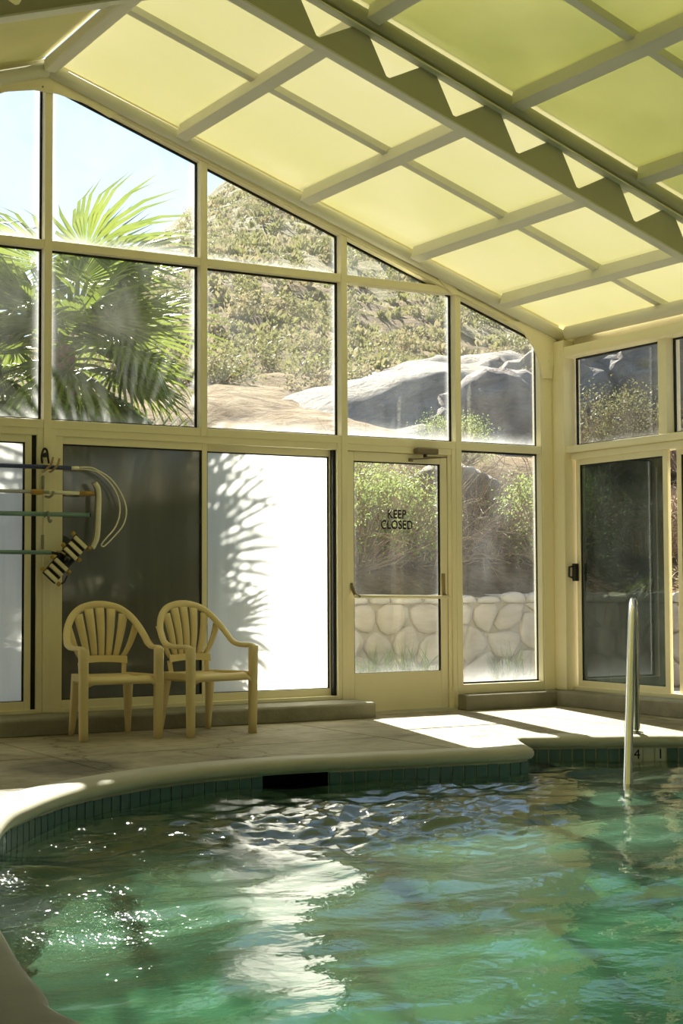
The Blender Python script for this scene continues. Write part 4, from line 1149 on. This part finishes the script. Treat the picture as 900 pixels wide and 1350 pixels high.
bspots = [(1.55,3.4,br1),(1.15,3.9,br2),(1.9,4.1,br1),(.2,4.2,br2),(2.9,3.7,br2),(3.4,2.6,br1),(3.9,1.9,br2),(3.3,1.0,br1),(4.3,3.2,br1),(-.7,4.4,br1),(4.6,2.2,br2),(3.5,3.6,br1),(6.4,7.5,br2),(6.9,7.1,br1),(7.5,6.9,br2),(7.0,6.5,br1),(6.2,6.9,br2),(.7,3.4,br1),(1.2,3.4,br2),(1.75,3.45,br1),(-.3,3.4,br2),(-1.0,3.4,br1),(1.4,3.7,br2)]
for k, (x, y, m_) in enumerate(bspots):
    o = link('dry_brush', m_); o.location = on(x, y); o.rotation_euler = (0,0,k*1.3); o.scale = (.9+.1*(k % 3),)*3
    tag(o, 'tangle of bare grey brown twigs on the bank behind the stone wall', 'brush', 'dry brush on the bank')
# grass tufts at the foot of the wall
def grass_mesh(seed, n=85, h=.28):
    g = random.Random(seed); mb = MB()
    for _ in range(n):
        p = Vector((g.gauss(0,.07), g.gauss(0,.05), 0)); d = Vector((g.gauss(0,.3), g.gauss(0,.3), 1)).normalized(); L_ = h*g.uniform(.5,1.2); s_ = d.orthogonal().normalized()*.011
        mb.add([p-s_, p+s_, p+d*L_*.6+s_*.7, p+d*L_+Vector((d.x,d.y,-.2))*L_*.2, p+d*L_*.6-s_*.7], [(0,1,2,4),(4,2,3)])
    me = mb.mesh('grass_tuft'); me.materials.append(M['grass']); return me
gm1, gm2 = grass_mesh(1), grass_mesh(2)
for k, (x, y, s_, lb) in enumerate(((-.90,1.6,1.75,'green grass tuft by the stone wall, at the left of the door'), (-.48,1.6,1.9,'green grass tuft by the stone wall, seen through the middle of the door'), (.62,1.6,1.75,'green grass tuft by the stone wall, seen through the lower right pane'))):
    o = link('grass_tuft', (gm1, gm2)[k % 2]); o.location = (x, y, -.01); o.scale = (s_,)*3; tag(o, lb, 'grass')
for k, (x, y, s_) in enumerate(((-.9,1.9,.8),(.2,1.95,.6),(1.1,1.95,.7))):
    pass

# boulders
def boulder(name, loc, size, seed, mat, label, rot=(0,0,0), rough=.22, sub=5, cat='boulder'):
    bm = bmesh.new(); bmesh.ops.create_icosphere(bm, subdivisions=sub, radius=1)
    for v in bm.verts:
        p = v.co.copy(); q_ = p*1.3+Vector((seed*3.1, seed*1.7, 0))
        r_ = 1+noise.noise(q_)*rough*1.8+noise.fractal(q_*2.4, .75, 2.1, 7)*rough*.6
        rid = abs(noise.noise((q_.x*2.2+q_.z*2, q_.y*2.2, q_.z*4.5))); r_ -= max(0, .16-rid)*rough*1.3
        v.co = Vector((p.x*size[0], p.y*size[1], p.z*size[2]))*r_
    me = bpy.data.meshes.new(name); bm.to_mesh(me); bm.free()
    for p in me.polygons: p.use_smooth = True
    o = link(name, me, mat); o.location = loc; o.rotation_euler = rot; tag(o, label, cat); return o
boulder('boulder', (6.0,12.9,2.6), (4.9,4.6,2.0), 1, M['rock'], 'pale rock ledge sloping up across the pane above the door', (.0,-.28,.35), .12)
boulder('boulder', (7.6,10.6,3.0), (2.2,2.0,1.5), 2, M['rock_dark'], 'tall purple grey boulder beside the corner column', (0,-.1,.4))
boulder('boulder', (9.0,14.6,4.0), (3.4,2.8,1.5), 3, M['rock'], 'pale rounded rock on the skyline of the outcrop', (0,-.2,.5))
boulder('boulder', (4.2,14.3,2.9), (3.0,2.4,1.5), 4, M['rock'], 'pale rock shelf left of the outcrop, behind the palm fronds', (0,-.25,.3))
boulder('boulder', (1.75,4.4,1.95), (.8,.6,.42), 5, M['rock'], 'pale boulder on the bank right of the door', (0,-.2,.3), sub=4)
boulder('boulder', (9.0,10.8,4.0), (1.8,1.5,1.3), 6, M['rock'], 'grey rock seen through the transom beside the corner', (0,-.35,.2))
boulder('boulder', (10.6,9.8,4.3), (2.0,2.0,1.6), 7, M['rock'], 'grey rock behind twigs at the right of the transom', (0,.2,.9))
boulder('boulder', (13.5,6.5,4.6), (3.4,3.2,2.4), 8, M['rock_dark'], 'large grey rock face behind the right hand wall', (0,.1,.2))
boulder('boulder', (7.0,12.6,4.4), (.75,.6,.42), 9, M['rock'], 'tan boulder perched on the pale rock ledge', (0,.1,.3), sub=4)
# shrubs through the transom
shrub('leafy_shrub', on(7.0,7.4), olive, 'olive bush among the rocks behind the transom beside the corner', 1.35, 2.0)
shrub('leafy_shrub', on(6.5,6.7), olive, 'olive bush low in the transom beside the corner', .9, .6)
shrub('leafy_shrub', (7.9,10.3,4.35), shrub_mesh(9, 900, .6, .55, .012, .06, M['leaf_tan']), 'dry tan bush on top of the tall boulder', .9, 0)
# desert scrub on the far hillside
hs = [shrub_mesh(20+k, 300, .8, .42, .03, .10, M['leaf_olive' if k % 3 else 'leaf_tan'], flat=.7) for k in range(6)]
g = random.Random(5); placed = 0
while placed < 290:
    d_ = 16+120*g.random()**1.7; th = YAW+radians(g.uniform(-15,10))
    x, y = -8.34+sin(th)*(d_+14), -10.432+cos(th)*(d_+14)
    if max(y-2.45, x-2.55) < 9: continue
    sc = g.uniform(.4,1.05)*(1+d_/110)
    placed += 1
    shrub('desert_shrub', (x, y, terr(x, y)-.08), hs[g.randrange(6)], 'small rounded desert shrub scattered over the far hillside', sc, g.uniform(0,6), 'shrub', 'desert shrubs on the far hillside')

# low scrub too small and too dense to count
for nm_, mat_, sd_ in (('scrub', 'leaf_olive', 1), ('dry_scrub', 'leaf_tan', 2)):
    g = random.Random(sd_); mb = MB()
    for _ in range(2300):
        d_ = 36+105*g.random()**1.1; th = YAW+radians(g.uniform(-14,9))
        x, y = -8.34+sin(th)*d_, -10.432+cos(th)*d_
        if max(y-2.45, x-2.55) < 7: continue
        z = terr(x, y); w = g.uniform(.10,.26)*(1+d_/100)
        for k in range(12):
            a = g.uniform(0,2*pi); c = Vector((x+cos(a)*w*.7*g.random(), y+sin(a)*w*.7*g.random(), z-.03))
            d = Vector((g.gauss(0,.6), g.gauss(0,.6), 1)).normalized(); s_ = Vector((cos(a*3), sin(a*3), 0))*w*.17
            mb.add([c-s_*.6, c+s_*.6, c+d*w*.7+s_, c+d*w*.95, c+d*w*.7-s_], [(0,1,2,3,4)])
    o = mb.build(nm_, M[mat_]); tag(o, 'low olive scrub covering the far hillside' if sd_ == 1 else 'dry tan scrub covering the far hillside', 'scrub', kind='stuff')

# ------------------------------------------------------------------ fan palm
def fan(seed, Lp, Lb, nseg, droop, spread=2.0, dead=False, fold=.12):
    g = random.Random(seed); mb = MB()
    mb.tube([(0,0,0),(Lp*.5,0,Lp*.06*(1-dead)),(Lp,0,0)], [.02,.014,.009], 5)
    half = spread
    for k in range(nseg):
        a = -half+2*half*k/(nseg-1); da = half/(nseg-1)
        L_ = Lb*(1-.28*(abs(a)/half)**2)*g.uniform(.93,1.05); dr_ = droop*g.uniform(.7,1.5)
        def P(r_, off, z): 
            an = a+off; x = Lp+cos(an)*r_; y = sin(an)*r_; 
            return (x, y, z-dr_*(r_/Lb)**2.4*Lb-fold*abs(sin(a))*r_)
        zf = .014
        j = g.uniform(-.03,.03)
        sp_ = [P(.03,0,0), P(L_*.42,-da,-zf), P(L_*.42,0,zf), P(L_*.42,da,-zf), P(L_*.72,-da*.42+j*.4,-.004), P(L_*.72,da*.42+j*.4,-.004), P(L_,j,-g.random()*.08*Lb)]
        mb.add(sp_, [(0,1,2),(0,2,3),(1,4,2),(2,4,5),(2,5,3),(4,6,5)])
    me = mb.mesh('leaf'); me.materials.append(M['palm_dead' if dead else 'palm']); return me
fans = [fan(1,.62,.95,34,.25), fan(2,.75,.9,32,.45), fan(3,.55,1.0,36,.12), fan(4,.8,.85,30,.6)]
dfans = [fan(11,.6,.85,24,.5,1.2,True), fan(12,.5,.9,22,.7,1.0,True)]
def palm(loc, crown, label, n, seed, ndead=26, scale=1.0, name='fan_palm'):
    root = empty(name, loc); tag(root, label, 'palm tree'); g = random.Random(seed)
    mb = MB(); pts = []; rs = []
    for k in range(26):
        z = crown*k/25; pts.append((.03*sin(z*1.1), 0, z)); rs.append((.17-.03*k/25)*(1.06 if k % 2 else .97))
    mb.tube(pts, rs, 14); mb.build('trunk', M['trunk'], root, smooth=False)
    def place(me, az, el, roll, sc, zoff):
        p = Vector((cos(az)*cos(el), sin(az)*cos(el), sin(el)))
        y = Vector((0,0,1)).cross(p)
        y = Vector((0,1,0)) if y.length < 1e-3 else y.normalized()
        z = p.cross(y); m_ = Matrix((p, y, z)).transposed() @ Matrix.Rotation(roll, 3, 'X')
        o = bpy.data.objects.new('leaf', me); COL.objects.link(o); o.parent = root
        o.location = (p.x*.06, p.y*.06, crown+zoff); o.rotation_euler = m_.to_euler(); o.scale = (sc,)*3
    for k in range(n):
        t = k/n; az = k*2.39996+g.uniform(-.25,.25); el = radians(72-112*t**.9)+g.uniform(-.1,.1)
        place(g.choice(fans), az, el, g.uniform(-.5,.5), scale*g.uniform(.82,1.08), .05-.35*t)
    for k in range(ndead):
        az = k*2.39996+.9; el = radians(g.uniform(-86,-52))
        place(g.choice(dfans), az, el, g.uniform(-.4,.4), scale*g.uniform(.85,1.15), -.25-.5*g.random())
    return root
palm((-3.25,3.6,terr(-3.25,3.6)-.1), 1.98, 'bushy green fan palm outside the left panes, its fronds in front of the hill', 40, 3, ndead=44, scale=1.05)
palm((-4.75,4.6,terr(-4.75,4.6)-.1), 2.85, 'fan palm farther left, its spiky top at the picture edge', 30, 8, scale=.95)

palm((-3.35,1.62,0), 1.35, 'young fan palm close behind the sliding panels, its shadow on the frosted one', 13, 5, ndead=4, scale=.80)
